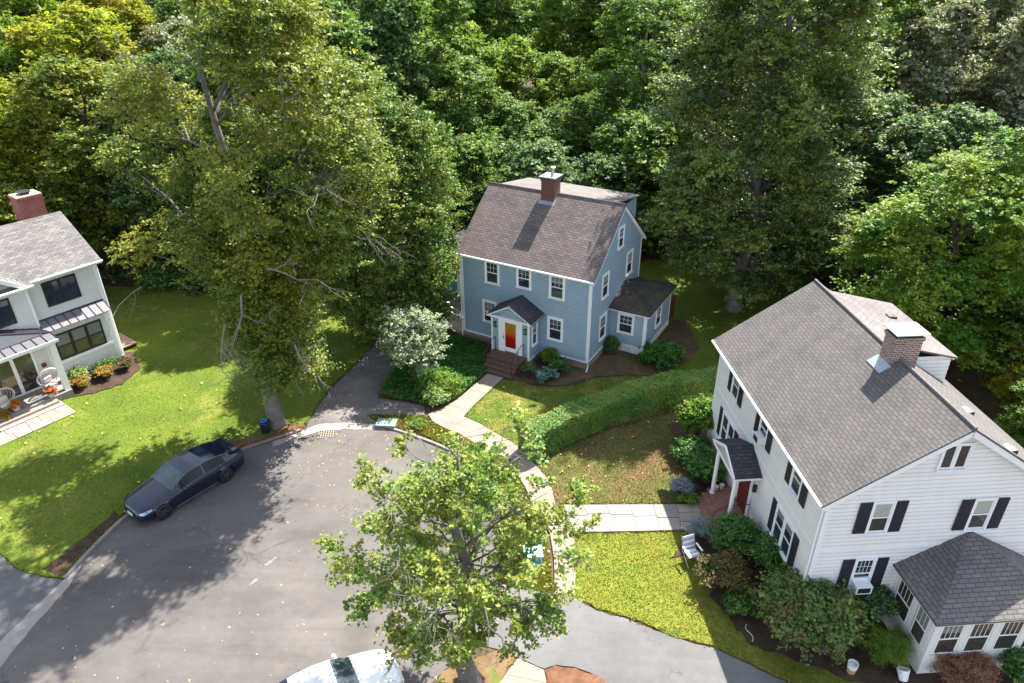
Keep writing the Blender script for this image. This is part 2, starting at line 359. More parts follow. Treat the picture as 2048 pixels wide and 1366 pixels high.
def make_tree(name, label, cat, loc, rz, h, trunk_r, lobes, n_leaf, leaf, leafm, bark, seed, shape='quad', up=.35, flat=.75,
              group=None, sprays=0, spray_mat=None, bare=.25, fork=None, lean=(0, 0), nup=.5, inner=.55, jag=.25, limb_r=.3, droopy=0, spray_pts=None, spray_L=1.3, spray_r=.03, roots=True):
    rng = np.random.default_rng(seed); t = thing(name, label, cat, loc, rz, group)
    mb = MB(); top = V3(lean[0], lean[1], h*.96)
    P = wobble(rng, (0, 0, -.15), top, 9, .02); zs = np.linspace(0, 1, 9)
    R = trunk_r*(1-zs)**.8+.02; 
    if roots: R[0] *= 1.55; P.insert(1, np.array(P[0])*.9+np.array(P[1])*.1+V3(0, 0, .25)); R = np.insert(R, 1, trunk_r*1.12)
    mb.tube(P, R, 10)
    PP = np.array(P); tips = []; order = rng.permutation(len(lobes)); nb = max(6, int(len(lobes)*.34))
    for c_, li in enumerate(order):
        L = lobes[li]; end = V3(L[0], L[1], L[2]-.1*L[3])
        if c_ < nb or not tips:
            zb = max(h*bare, min(h*.92, L[2]-math.hypot(L[0], L[1])*(.45+.5*rng.random())-.2)); b = V3(*[np.interp(zb, PP[:, 2], PP[:, q]) for q in range(3)]); Rz = np.interp(zb, PP[:, 2], R)
            rr = max(.025, min(Rz*.55, limb_r*trunk_r*(.45+.55*rng.random()))); pts = limb(mb, rng, b, end, rr, rr*.25, .1, n=6); tips.append((pts, rr))
        else:
            k = min(range(len(tips)), key=lambda q: np.linalg.norm(tips[q][0][3]-end)); pts, rr = tips[k]; rr = rr*.5
            pts = limb(mb, rng, pts[int(rng.integers(2, 5))], end, rr, rr*.3, .06, k=4, n=5)
        for q in range(2):
            e = V3(*L[:3])+rng.normal(size=3)*L[3]*.5; limb(mb, rng, pts[3], e, rr*.35, rr*.12, .02, k=4, n=3)
    trunk = mb.build('trunk', bark, t, smooth=True)
    p, nn, tint, _ = lobed(rng, lobes, n_leaf, up, inner, flat, nup, jag)
    if droopy: nn[:, 2] *= .3
    leaf_object('crown', p, nn, leaf*(.7+.6*rng.random(n_leaf)), tint, leafm, t, shape, rng)
    if sprays or spray_pts:
        sb = MB()
        for i in range(sprays):
            L = lobes[rng.integers(len(lobes))]; d = dirs(rng, 1, .3)[0]; c = V3(*L[:3])
            o = c-V3(0, 0, c[2]); o = o/(np.linalg.norm(o)+.01); d = d*.6+o*.9
            spray(sb, rng, c+d*L[3]*.4, d, spray_L*(.7+.6*rng.random()), spray_r, 4)
        for (q, d, L, r) in spray_pts or []: spray(sb, rng, q, d, L, r*.8, 4, droop=.1)
        sb.build('dead_branches', spray_mat or M['pale'], t)
    return t

LM = dict(
 olive=leafmat('olive_leaves', [(0.036, 0.069, 0.013), (0.106, 0.168, 0.022), (0.280, 0.325, 0.045)], .28, hue=((.24, .24, .03), .25)),
 green=leafmat('green_leaves', [(0.044, 0.095, 0.019), (0.112, 0.198, 0.031), (0.240, 0.326, 0.061)], .36),
 dark=leafmat('dark_leaves', [(0.034, 0.077, 0.029), (0.088, 0.159, 0.049), (0.220, 0.305, 0.086)]),
 hemlock=leafmat('hemlock_leaves', [(0.026, 0.062, 0.024), (0.084, 0.144, 0.036), (0.228, 0.276, 0.060)], .24, hue=((.2, .25, .045), .25), hs=.35),
 lime=leafmat('lime_leaves', [(.07, .13, .012), (.16, .25, .022), (.3, .38, .05)], .45),
 yellow=leafmat('yellow_green_leaves', [(.1, .15, .012), (.24, .3, .024), (.42, .46, .05)], .5, hue=((.26, .22, .022), .4), hs=.2),
 vivid=leafmat('vivid_leaves', [(.035, .11, .012), (.085, .2, .022), (.18, .3, .035)], .42, hue=((.22, .28, .035), .4), hs=.5),
 silver=leafmat('silver_leaves', [(0.090, 0.143, 0.068), (0.210, 0.270, 0.150), (0.413, 0.450, 0.315)], .25),
 greyg=leafmat('grey_green_leaves', [(0.074, 0.098, 0.052), (0.209, 0.247, 0.150), (0.508, 0.538, 0.373)], .28, hue=((.15, .14, .04), .2)),
 cedar=leafmat('cedar_leaves', [(.024, .075, .014), (.072, .15, .022), (.18, .26, .035)], .24, hue=((.17, .2, .03), .3), hs=.8),
 sparse=leafmat('street_tree_leaves', [(.05, .115, .022), (.14, .24, .04), (.32, .4, .1)], .36, hue=((.26, .27, .05), .3), hs=.8),
 hedge=leafmat('hedge_leaves', [(.028, .09, .016), (.1, .215, .036), (.24, .38, .08)], .06, hue=((.2, .27, .05), .2), hs=.9),
 ivy=leafmat('ivy_leaves', [(.02, .08, .016), (.05, .16, .026), (.11, .25, .04)], .32),
 bluespruce=leafmat('blue_spruce_needles', [(.09, .12, .14), (.19, .235, .265), (.34, .39, .42)], .1),
 orange=leafmat('orange_leaves', [(.22, .13, .02), (.38, .19, .03), (.5, .28, .05)], .3, hue=((.16, .2, .03), .35), hs=2.),
 bronze=leafmat('bronze_leaves', [(0.084, 0.054, 0.018), (0.156, 0.102, 0.030), (0.240, 0.168, 0.048)], .25, hue=((.06, .09, .02), .4), hs=1.5),
 rust=leafmat('rust_leaves', [(.13, .06, .04), (.24, .12, .07), (.36, .2, .12)], .25),
 hosta=leafmat('hosta_leaves', [(.07, .16, .13), (.12, .24, .19), (.2, .33, .25)], .2),
 shrub=leafmat('shrub_leaves', [(0.028, 0.086, 0.016), (0.069, 0.172, 0.030), (0.149, 0.276, 0.052)], .28),
 rhodo=leafmat('laurel_leaves', [(0.042, 0.106, 0.024), (0.113, 0.210, 0.042), (0.256, 0.346, 0.090)], .26, hue=((.14, .12, .04), .3), hs=1.4),
 variegated=leafmat('variegated_leaves', [(.09, .17, .04), (.2, .29, .08), (.4, .45, .2)], .3),
 fallen=leafmat('fallen_leaves', [(.12, .06, .02), (.45, .3, .09), (.6, .5, .16)], .1),
)

# ------------------------------------------------------------------ ground sheets
def inside(P, poly):
    P = np.asarray(P); x, y = P[:, 0], P[:, 1]; ok = np.zeros(len(P), bool); n = len(poly)
    for i in range(n):
        x1, y1 = poly[i][:2]; x2, y2 = poly[(i+1) % n][:2]
        if y1 == y2: continue
        c = ((y1 > y) != (y2 > y)) & (x < (x2-x1)*(y-y1)/(y2-y1)+x1); ok ^= c
    return ok
def rough_edge(poly, step=.25, amp=.04, seed=0):
    rng = np.random.default_rng(seed); outp = []
    for i in range(len(poly)):
        a, b = np.array(poly[i][:2]), np.array(poly[(i+1) % len(poly)][:2]); L = np.linalg.norm(b-a); k = max(1, int(L/step)) if L < 60 else 1
        for j in range(k):
            outp.append(tuple(a+(b-a)*j/k+(rng.normal(size=2)*amp if amp else 0)))
    return outp
def smooth_poly(pts, it=2):
    for _ in range(it):
        q = []
        for i in range(len(pts)):
            a, b = np.array(pts[i]), np.array(pts[(i+1) % len(pts)]); q += [tuple(a*.75+b*.25), tuple(a*.25+b*.75)]
        pts = q
    return pts
def sheet(name, poly, z, mat, kind='structure', amp=.04, step=.25, seed=0, skirt=.12):
    p = rough_edge(poly, step, amp, seed)
    area = sum(p[i][0]*p[(i+1) % len(p)][1]-p[(i+1) % len(p)][0]*p[i][1] for i in range(len(p)))
    if area < 0: p = p[::-1]
    mb = MB(); mb.slab([(x, y, z) for x, y in p], skirt); o = mb.build(name, mat); tag(o, kind=kind); return o
def px(*pts, z=0.): return [G(a, b, z) for a, b in pts]

Mg = dict(
 woods=ground('forest_floor', [(.3, (.035, .026, .016)), (.55, (.075, .05, .028)), (.75, (.14, .09, .05))], 1.2, 18, [((.03, .05, .014), .35, .5, .6)]),
 lawn=ground('lawn_grass', [(.3, (.055, .09, .01)), (.52, (.1, .145, .014)), (.75, (.17, .2, .026))], .35, 26, [((.2, .19, .04), .28, .56, .72)], bstr=.8),
 lawn_c=ground('front_lawn_grass', [(.3, (.05, .095, .012)), (.52, (.1, .15, .02)), (.72, (.19, .21, .04))], 1.1, 26, [((.25, .2, .055), .8, .5, .68)], bstr=.8),
 lawn_b=ground('brown_lawn_grass', [(.3, (.06, .07, .018)), (.52, (.11, .11, .03)), (.72, (.17, .15, .05))], .8, 26, [((.17, .09, .05), .5, .52, .66)], bstr=.8),
 lawn_y=ground('dry_lawn_grass', [(.3, (.07, .11, .012)), (.5, (.15, .18, .02)), (.7, (.25, .24, .04))], .9, 26, [((.26, .17, .06), .4, .56, .68), ((.06, .11, .012), .9, .56, .66)], bstr=.8),
 road=ground('old_asphalt', [(.3, (.085, .077, .073)), (.5, (.107, .098, .093)), (.72, (.137, .126, .119))], .22, 45, [((.24, .22, .2), .4, .68, .8)], bstr=.3, bdist=.008, cracks=.16, mott=.22),
 drive=ground('grey_asphalt', [(.3, (.1, .099, .1)), (.5, (.125, .123, .123)), (.72, (.165, .162, .16))], .5, 45, [((.27, .265, .26), .3, .66, .82)], bstr=.3, bdist=.008, cracks=.2, mott=.16),
 drive2=ground('worn_asphalt', [(.3, (.1, .088, .085)), (.5, (.14, .125, .12)), (.72, (.2, .18, .17))], .5, 40, bstr=.3, bdist=.008, mott=.3),
 pathc=ground('path_concrete', [(.3, (.2, .16, .132)), (.5, (.25, .205, .17)), (.72, (.31, .26, .22))], .9, 40, [((.19, .15, .12), 1.2, .56, .75)], bstr=.2, bdist=.006),
 gutter=ground('pale_gutter', [(.3, (.2, .175, .16)), (.5, (.27, .245, .22)), (.72, (.36, .33, .3))], 1.2, 40, bstr=.2, bdist=.006),
 mulch=ground('red_mulch', [(.3, (.07, .03, .016)), (.5, (.16, .075, .042)), (.72, (.27, .15, .09))], 2.5, 30, bstr=1., bdist=.03),
 verge=ground('worn_verge', [(.3, (.11, .06, .03)), (.5, (.19, .12, .06)), (.72, (.27, .19, .1))], 1.5, 30, [((.13, .16, .03), 1.1, .5, .58)], bstr=1., bdist=.03),
 soil=ground('dark_soil', [(.3, (.03, .018, .012)), (.5, (.06, .037, .026)), (.72, (.12, .075, .05))], 2, 30, bstr=1., bdist=.03),
 bed=ground('brown_bed', [(.3, (.05, .035, .018)), (.5, (.1, .068, .038)), (.72, (.18, .13, .08))], 1.5, 30, [((.05, .08, .02), .9, .55, .68), ((.16, .07, .035), .7, .56, .66)], bstr=.8),
 kerb=ground('kerb_stone', [(.3, (.15, .13, .125)), (.7, (.26, .235, .22))], 2, 40, bstr=.2, bdist=.006),
 flag=ground('flagstone', [(.3, (.27, .21, .18)), (.5, (.33, .265, .225)), (.72, (.39, .33, .275))], .9, 30, bstr=.15, bdist=.005),
 gflag=ground('grey_flagstone', [(.3, (.17, .165, .15)), (.5, (.22, .21, .19)), (.72, (.28, .265, .24))], .8, 30, bstr=.15, bdist=.005),
 gflag2=ground('cream_flagstone', [(.3, (.3, .25, .205)), (.5, (.36, .3, .25)), (.72, (.42, .36, .3))], .8, 30, bstr=.15, bdist=.005), gflag3=ground('warm_grey_flagstone', [(.3, (.22, .19, .165)), (.5, (.27, .24, .21)), (.72, (.34, .3, .27))], .8, 30, bstr=.15, bdist=.005),
 stain=ground('pale_stain', [(.3, (.13, .12, .112)), (.7, (.24, .225, .21))], 3, 40, bstr=.1, bdist=.004),
)
mb = MB(); mb.slab([(-260, -60, -.06), (260, -60, -.06), (260, 420, -.06), (-260, 420, -.06)], .5); tag(mb.build('ground', Mg['woods']), kind='structure')

sheet('yard_soil', px((-900, 1366), (-300, 560), (500, 560), (900, 500), (1550, 505), (1800, 620), (2500, 1000), (3000, 1800), (-900, 2600)), -.03, Mg['bed'], amp=.1, step=2, seed=2, skirt=.02)
curb_left = [(-420, 1700), (0, 1300), (60, 1228), (130, 1158), (190, 1092), (245, 1038), (330, 975), (400, 935), (470, 905), (545, 880), (600, 862)]
curb_right = [(765, 853), (800, 862), (850, 880), (925, 911), (943, 929), (969, 975), (995, 1030), (1010, 1090), (1010, 1180), (990, 1260), (940, 1300), (885, 1342), (850, 1380), (760, 1500), (500, 1900)]
road = px(*curb_left, (650, 852), (720, 852), *curb_right)
sheet('road', road, 0., Mg['road'], amp=.012, step=.3, seed=3)
sheet('driveway', px((0, 1108), (35, 1140), (75, 1152), (128, 1160), (100, 1190), (50, 1240), (0, 1296), (-250, 1530), (-500, 1500), (-400, 1000)), .004, Mg['drive'], amp=.02, seed=4)
sheet('gutter_strip', px((128, 1160), (165, 1125), (140, 1170), (60, 1262), (0, 1335), (-200, 1545), (-230, 1510), (-12, 1295), (45, 1238), (98, 1188)), .008, Mg['gutter'], amp=.025, seed=5)
blue_drive = px((608, 858), (641, 807), (667, 772), (698, 743), (726, 714), (745, 690), (775, 650), (820, 600), (870, 560), (960, 560), (960, 640), (880, 665), (800, 690), (788, 730), (783, 752), (755, 796), (825, 807), (850, 812), (848, 830), (823, 829), (794, 829), (733, 829), (765, 853), (720, 856), (650, 856))
sheet('driveway', blue_drive, .004, Mg['drive2'], amp=.03, seed=6)
sheet('gutter_strip', px((600, 862), (640, 848), (700, 845), (767, 850), (775, 860), (700, 858), (640, 862), (600, 874), (545, 893), (545, 882)), .008, Mg['gutter'], amp=.03, seed=7)
sheet('driveway', px((1010, 1180), (1060, 1160), (1110, 1189), (1149, 1195), (1193, 1221), (1266, 1242), (1339, 1271), (1442, 1303), (1500, 1330), (1600, 1380), (1700, 1500), (1300, 1500), (1216, 1366), (1193, 1350), (1149, 1336), (1111, 1328), (1087, 1339), (1032, 1312), (1000, 1300), (960, 1290)), .004, Mg['drive'], amp=.02, seed=8)
# lawns (a few cm above the road, their edge is the kerb line)
lawn_left = px(*curb_left[2:], (610, 858), (641, 805), (667, 770), (698, 741), (726, 712), (745, 686), (700, 640), (640, 600), (560, 580), (400, 574), (300, 576), (200, 574), (-100, 560), (-350, 700), (-400, 1000), (0, 1106), (35, 1138), (75, 1150), (120, 1158))
lawn_left = px(*[(-400, 990), (0, 1106), (35, 1138), (75, 1150), (122, 1157), (190, 1084), (243, 1031), (330, 968), (400, 928), (470, 899), (545, 874), (600, 856), (608, 852), (641, 802), (667, 768), (698, 740), (726, 711), (745, 686), (700, 640), (640, 600), (560, 582), (400, 576), (300, 578), (200, 576), (-100, 560), (-350, 700)])
sheet('lawn', lawn_left, .04, Mg['lawn'], amp=.03, seed=11, skirt=.12)
verge = px((778, 850), (850, 872), (927, 903), (948, 925), (975, 972), (1001, 1030), (1016, 1090), (1016, 1172), (1105, 1186), (1100, 1120), (1088, 1067), (1050, 985), (1022, 920), (978, 905), (943, 883), (915, 868), (878, 854), (850, 834), (823, 831), (794, 831), (737, 832))
sheet('verge', verge, .025, Mg['lawn_c'], amp=.03, seed=12)
lawn_center = px((1007, 760), (1066, 773), (1124, 777), (1190, 758), (1255, 753), (1300, 757), (1420, 745), (1420, 800), (1340, 820), (1200, 860), (1095, 905), (1062, 915), (1048, 902), (1022, 884), (996, 870), (961, 849), (929, 832), (961, 801), (984, 779))
sheet('lawn', lawn_center, .025, Mg['lawn_c'], amp=.025, seed=13)
lawn_mid = px((1066, 925), (1100, 908), (1200, 866), (1340, 826), (1425, 800), (1425, 1000), (1400, 1008), (1132, 1008), (1110, 1010), (1101, 966), (1075, 936))
sheet('lawn', lawn_mid, .025, Mg['lawn_b'], amp=.03, seed=14)
lawn_low = px((1150, 1070), (1405, 1062), (1700, 1062), (1760, 1366), (1900, 1480), (1700, 1480), (1600, 1372), (1500, 1326), (1442, 1299), (1339, 1268), (1266, 1239), (1193, 1217), (1150, 1192))
sheet('lawn', lawn_low, .025, Mg['lawn_y'], amp=.03, seed=15)
lawn_back = px((1230, 560), (1285, 525), (1400, 512), (1520, 520), (1640, 560), (1560, 640), (1430, 680), (1440, 745), (1400, 748), (1310, 752), (1255, 740), (1230, 700))
sheet('lawn', lawn_back, .025, Mg['lawn_b' if 0 else 'lawn'], amp=.06, seed=16)
sheet('planting_bed', px((1040, 752), (1066, 769), (1124, 773), (1190, 754), (1255, 749), (1330, 752), (1400, 700), (1370, 640), (1340, 640), (1230, 700), (1172, 735), (1080, 710)), .035, Mg['bed'], amp=.05, seed=17)
sheet('planting_bed', px((535, 870), (570, 850), (610, 852), (603, 864), (545, 884), (470, 906), (400, 936), (330, 975), (318, 965), (390, 922), (470, 885)), .05, Mg['mulch'], amp=.04, seed=18)
sheet('planting_bed', px((122, 1156), (160, 1118), (205, 1070), (246, 1035), (232, 1022), (180, 1070), (130, 1105), (85, 1140)), .05, Mg['soil'], amp=.04, seed=19)
sheet('planting_bed', px((1340, 1120), (1400, 1100), (1420, 1190), (1500, 1290), (1640, 1340), (1800, 1390), (2100, 1390), (2100, 1000), (1500, 1000), (1400, 1010), (1390, 1060)), .062, Mg['soil'], amp=.05, seed=20)
sheet('planting_bed', px((860, 1400), (885, 1345), (1000, 1300), (1030, 1314), (1000, 1362), (960, 1420)), .014, Mg['verge'], amp=.04, seed=21)
sheet('planting_bed', px((1094, 1342), (1111, 1330), (1149, 1338), (1193, 1352), (1216, 1368), (1300, 1500), (1094, 1420)), .014, Mg['mulch'], amp=.03, seed=22)
sheet('planting_bed', px((903, 900), (930, 905), (958, 925), (985, 965), (975, 972), (948, 925), (927, 904)), .056, Mg['mulch'], amp=.03, seed=23)
sheet('planting_bed', px((-60, 880), (70, 838), (125, 800), (190, 788), (245, 770), (282, 738), (270, 705), (240, 708), (140, 740), (0, 860)), .085, Mg['soil'], amp=.03, seed=24)
sheet('planting_bed', px((1335, 850), (1425, 800), (1440, 1005), (1400, 1003), (1370, 980), (1400, 930), (1350, 890)), .062, Mg['soil'], amp=.05, seed=25)
# paths: slabs with joints
def slab_path(name, left, right, n, z, mat, gap=.008, seed=0, thick=.08, split=False):
    """rows of slabs between two px polylines of equal length"""
    rs = np.random.default_rng(seed+3)
    L = np.array(px(*left)); R = np.array(px(*right)); mb = MB()
    def at(Q, t):
        s = np.concatenate([[0], np.cumsum(np.linalg.norm(np.diff((L+R)/2, axis=0), axis=1))]); s /= s[-1]
        return V3(np.interp(t, s, Q[:, 0]), np.interp(t, s, Q[:, 1]))
    m = 4
    for i in range(n):
        t0, t1 = i/n+gap/n, (i+1)/n-gap/n; A = [at(L, t) for t in np.linspace(t0, t1, m)]; B = [at(R, t) for t in np.linspace(t1, t0, m)]
        poly = A+B; ar = sum(poly[k][0]*poly[(k+1) % len(poly)][1]-poly[(k+1) % len(poly)][0]*poly[k][1] for k in range(len(poly)))
        if ar < 0: poly = poly[::-1]
        if split:
            cuts = [0]+sorted(.33+.34*rs.random(1))+[1] if rs.random() < .6 else [0, .3+.1*rs.random(), .62+.1*rs.random(), 1]; a0, a1, b1, b0 = A[0], A[-1], B[0], B[-1]; g = .012
            for c0, c1 in zip(cuts[:-1], cuts[1:]):
                q = [a0+(b0-a0)*(c0+g), a1+(b1-a1)*(c0+g), a1+(b1-a1)*(c1-g), a0+(b0-a0)*(c1-g)]
                if ar < 0: q = q[::-1]
                mb.slab([(p[0], p[1], z) for p in q], thick, m=int(rs.integers(0, 3)))
        else: mb.slab([(p[0], p[1], z) for p in poly], thick)
    o = mb.build(name, mat, bevel=.004); tag(o, kind='structure')
slab_path('footpath', [(975, 749), (951, 770), (912, 803), (883, 819), (855, 831), (868, 846)], [(1007, 757), (984, 778), (945, 815), (929, 833), (915, 850), (905, 861)], 6, .07, Mg['pathc'])
slab_path('sidewalk', [(895, 830), (927, 834), (961, 850), (996, 871), (1022, 885), (1047, 903), (1073, 934), (1101, 966), (1112, 1015), (1147, 1067), (1153, 1119), (1149, 1190)],
          [(868, 846), (890, 858), (915, 868), (943, 884), (978, 905), (1022, 920), (1031, 945), (1050, 975), (1070, 1020), (1100, 1067), (1108, 1120), (1110, 1188)], 13, .066, Mg['pathc'])
slab_path('sidewalk', [(1036, 1318), (1015, 1345), (990, 1380)], [(1087, 1341), (1093, 1362), (1090, 1400)], 2, .05, Mg['pathc'])
slab_path('footpath', [(1118, 1011), (1250, 1011), (1400, 1010)], [(1149, 1067), (1270, 1065), (1405, 1061)], 6, .075, [Mg['gflag'], Mg['gflag2'], Mg['gflag3']], split=True)
# kerbs
def kerb(name, pts, h=.12, wdt=.14):
    P = np.array(px(*pts)); Q = []
    for i in range(len(P)-1):
        k = max(1, int(np.linalg.norm(P[i+1]-P[i])/.5))
        for j in range(k): Q.append(P[i]+(P[i+1]-P[i])*j/k)
    Q.append(P[-1]); Q = np.array(Q)
    for _ in range(3): Q[1:-1] = (Q[:-2]+2*Q[1:-1]+Q[2:])/4
    mb = MB()
    for i in range(len(Q)-1):
        d = Q[i+1]-Q[i]; L = np.linalg.norm(d); d /= L; n = V3(-d[1], d[0], 0)
        mb.obox((*((Q[i]+Q[i+1])/2), h/2-.03), (d[0], d[1], 0), n, (0, 0, 1), L/2-.004, wdt/2, h/2+.03)
    tag(mb.build(name, Mg['kerb'], bevel=.012), kind='structure')
kerb('kerb', curb_left[3:], .1)
kerb('kerb', curb_right[:10], .09)
for (a, b, c, d) in [((528, 1130), (552, 1113), (554, 1116), (531, 1133)), ((497, 1168), (512, 1158), (515, 1160), (500, 1171))]:
    sheet('road_mark', px(a, b, c, d), .004, Mg['stain'], amp=.02, step=.08, seed=int(a[0]))

# ------------------------------------------------------------------ grass, litter, ground cover (stuff)
def scatter(poly, n, seed, holes=()):
    rng = np.random.default_rng(seed); P = np.array(poly)[:, :2]; lo, hi = P.min(0), P.max(0); outp = np.zeros((0, 2))
    while len(outp) < n:
        q = lo+rng.random((n*2, 2))*(hi-lo); q = q[inside(q, poly)]
        for hpoly in holes: q = q[~inside(q, hpoly)]
        outp = np.vstack([outp, q])
    return outp[:n], rng
def grass(poly, n, z, mat, seed, label, h=.042):
    q, rng = scatter(poly, n, seed); h = h*(.8+.4*rng.random(n)); E = rough_edge(poly, .035, .05, seed); E = np.array([e_ for e_ in E if abs(e_[0]) < 32 and 13 < e_[1] < 50])
    if len(E):      # longer blades leaning over the edge
        q = np.vstack([q, E]); h = np.concatenate([h, .05+.05*rng.random(len(E))])
    n = len(q); pos = np.column_stack([q, z+h*.25])
    ax = rng.normal(size=(n, 3))*.5; ax[:, 2] = 1; nn = rng.normal(size=(n, 3)); nn[:, 2] *= .3
    o = leaf_object('grass', pos, nn, h*(.8+.6*rng.random(n)), np.clip(.5+.22*rng.normal(size=n), 0, 1), mat, shape='tuft', rng=rng, axis=ax)
    tag(o, label, 'grass', kind='stuff')
gm = dict(a=leafmat('grass_green', [(.045, .08, .01), (.088, .135, .014), (.15, .19, .025)], .3, hue=((.2, .2, .035), .45), hs=.25),
 c=leafmat('grass_front', [(.05, .1, .012), (.115, .17, .022), (.21, .23, .045)], .35, hue=((.26, .21, .06), .5), hs=.8),
 b=leafmat('grass_brown', [(.06, .075, .018), (.11, .12, .03), (.18, .17, .05)], .3, hue=((.16, .1, .05), .5), hs=.5),
 y=leafmat('grass_dry', [(.06, .09, .012), (.12, .14, .02), (.2, .195, .04)], .3, hue=((.26, .19, .05), .5), hs=.4))
grass(lawn_left, 110000, .04, gm['a'], 1, 'bright green mown grass of the big lawn before the left house')
grass(lawn_center, 30000, .025, gm['c'], 2, 'green and straw coloured grass before the blue house steps')
grass(lawn_mid, 26000, .025, gm['b'], 3, 'brownish patchy grass between the hedge and the white house path')
grass(lawn_low, 40000, .025, gm['y'], 4, 'yellow green dry grass beside the lower right driveway')
grass(verge, 16000, .025, gm['c'], 5, 'patchy grass of the verge between road and sidewalk', .09)
grass(lawn_back, 40000, .025, gm['a'], 6, 'sun dappled grass behind the blue house under the big tree')
# fallen leaves
rng = np.random.default_rng(77); Q = []
for poly, n, z in ((road, 420, .012), (lawn_left, 900, .13), (lawn_mid, 120, .11), (lawn_center, 70, .11), (verge, 220, .12), (blue_drive, 260, .02)):
    q, _ = scatter(poly, n, n+3); Q.append(np.column_stack([q, np.full(n, z)]))
q, _ = scatter(px((560, 870), (800, 860), (860, 900), (820, 1000), (600, 960), (520, 900)), 160, 9); Q.append(np.column_stack([q, np.full(160, .012)]))
Q = np.vstack(Q); nn = rng.normal(size=Q.shape)*.35; nn[:, 2] = 1
tag(leaf_object('fallen_leaves', Q, nn, .1*(.5+.9*rng.random(len(Q))**2), rng.random(len(Q)), LM['fallen'], shape='maple', rng=rng), 'small tan and yellow leaves fallen on the road and lawns', 'fallen leaves', kind='stuff')
def cover(name, poly, n, h, size, mat, seed, label, cat):
    q, rng = scatter(poly, n, seed)
    hh = h*(.35+.65*np.abs(np.sin(q[:, 0]*2.1+seed)*np.sin(q[:, 1]*2.7+seed)))*(.4+.6*rng.random(n))
    pos = np.column_stack([q, .04+hh]); nn = rng.normal(size=(n, 3))*.6; nn[:, 2] += .8
    tag(leaf_object(name, pos, nn, size*(.7+.6*rng.random(n)), np.clip(.5+.2*rng.normal(size=n), 0, 1), mat, shape='quad', rng=rng), label, cat, kind='stuff')
ivy = px((757, 796), (783, 748), (790, 725), (800, 690), (880, 672), (935, 680), (975, 700), (985, 740), (972, 748), (950, 768), (912, 800), (885, 816), (840, 812), (825, 805))
cover('ivy', ivy, 26000, .38, .11, LM['ivy'], 31, 'low leafy ground cover around the silver leaved tree', 'ground cover')
cover('understory', px((-300, 560), (200, 572), (400, 572), (560, 578), (640, 596), (700, 630), (780, 610), (860, 560), (900, 500), (700, 430), (300, 440), (-300, 450)), 32000, 1.0, .26, LM['dark'], 33, 'dark low undergrowth along the far edge of the left lawn', 'undergrowth')
cover('understory', px((900, 520), (1000, 480), (1280, 520), (1420, 508), (1540, 516), (1640, 556), (1700, 600), (2000, 700), (2300, 600), (2000, 420), (1400, 400), (900, 420)), 32000, 1.1, .26, LM['dark'], 34, 'dark low undergrowth behind the blue house and the back lawn', 'undergrowth')

# ------------------------------------------------------------------ building parts
WN = [0]; M['glass_refl'] = glassmat('window_glass_grey', (.018, .028, .04), .05, (.05, .065, .06))
def clap(mb, P, u, n, L0, L1, z0, z1, pitch, prof=None, t=.018, m=0):
    """lapped boards on a wall. P: wall origin, u: along, n: outwards; prof(z) -> (start, end) along u"""
    P, u, n = np.array(P, float), np.array(u, float), np.array(n, float); z = z0
    while z < z1-1e-3:
        zt = min(z+pitch, z1); a0, b0 = prof(z) if prof else (L0, L1); a1, b1 = prof(zt) if prof else (L0, L1)
        if b0-a0 < .02: break
        if b1 < a1: a1 = b1 = (a1+b1)/2
        q = lambda s, zz, d: P+u*s+V3(0, 0, zz)+n*d
        mb.face([q(a0, z, t), q(b0, z, t), q(b1, zt, .003), q(a1, zt, .003)], m)
        mb.face([q(a0, z, 0), q(b0, z, 0), q(b0, z, t), q(a0, z, t)], m)
        z = zt
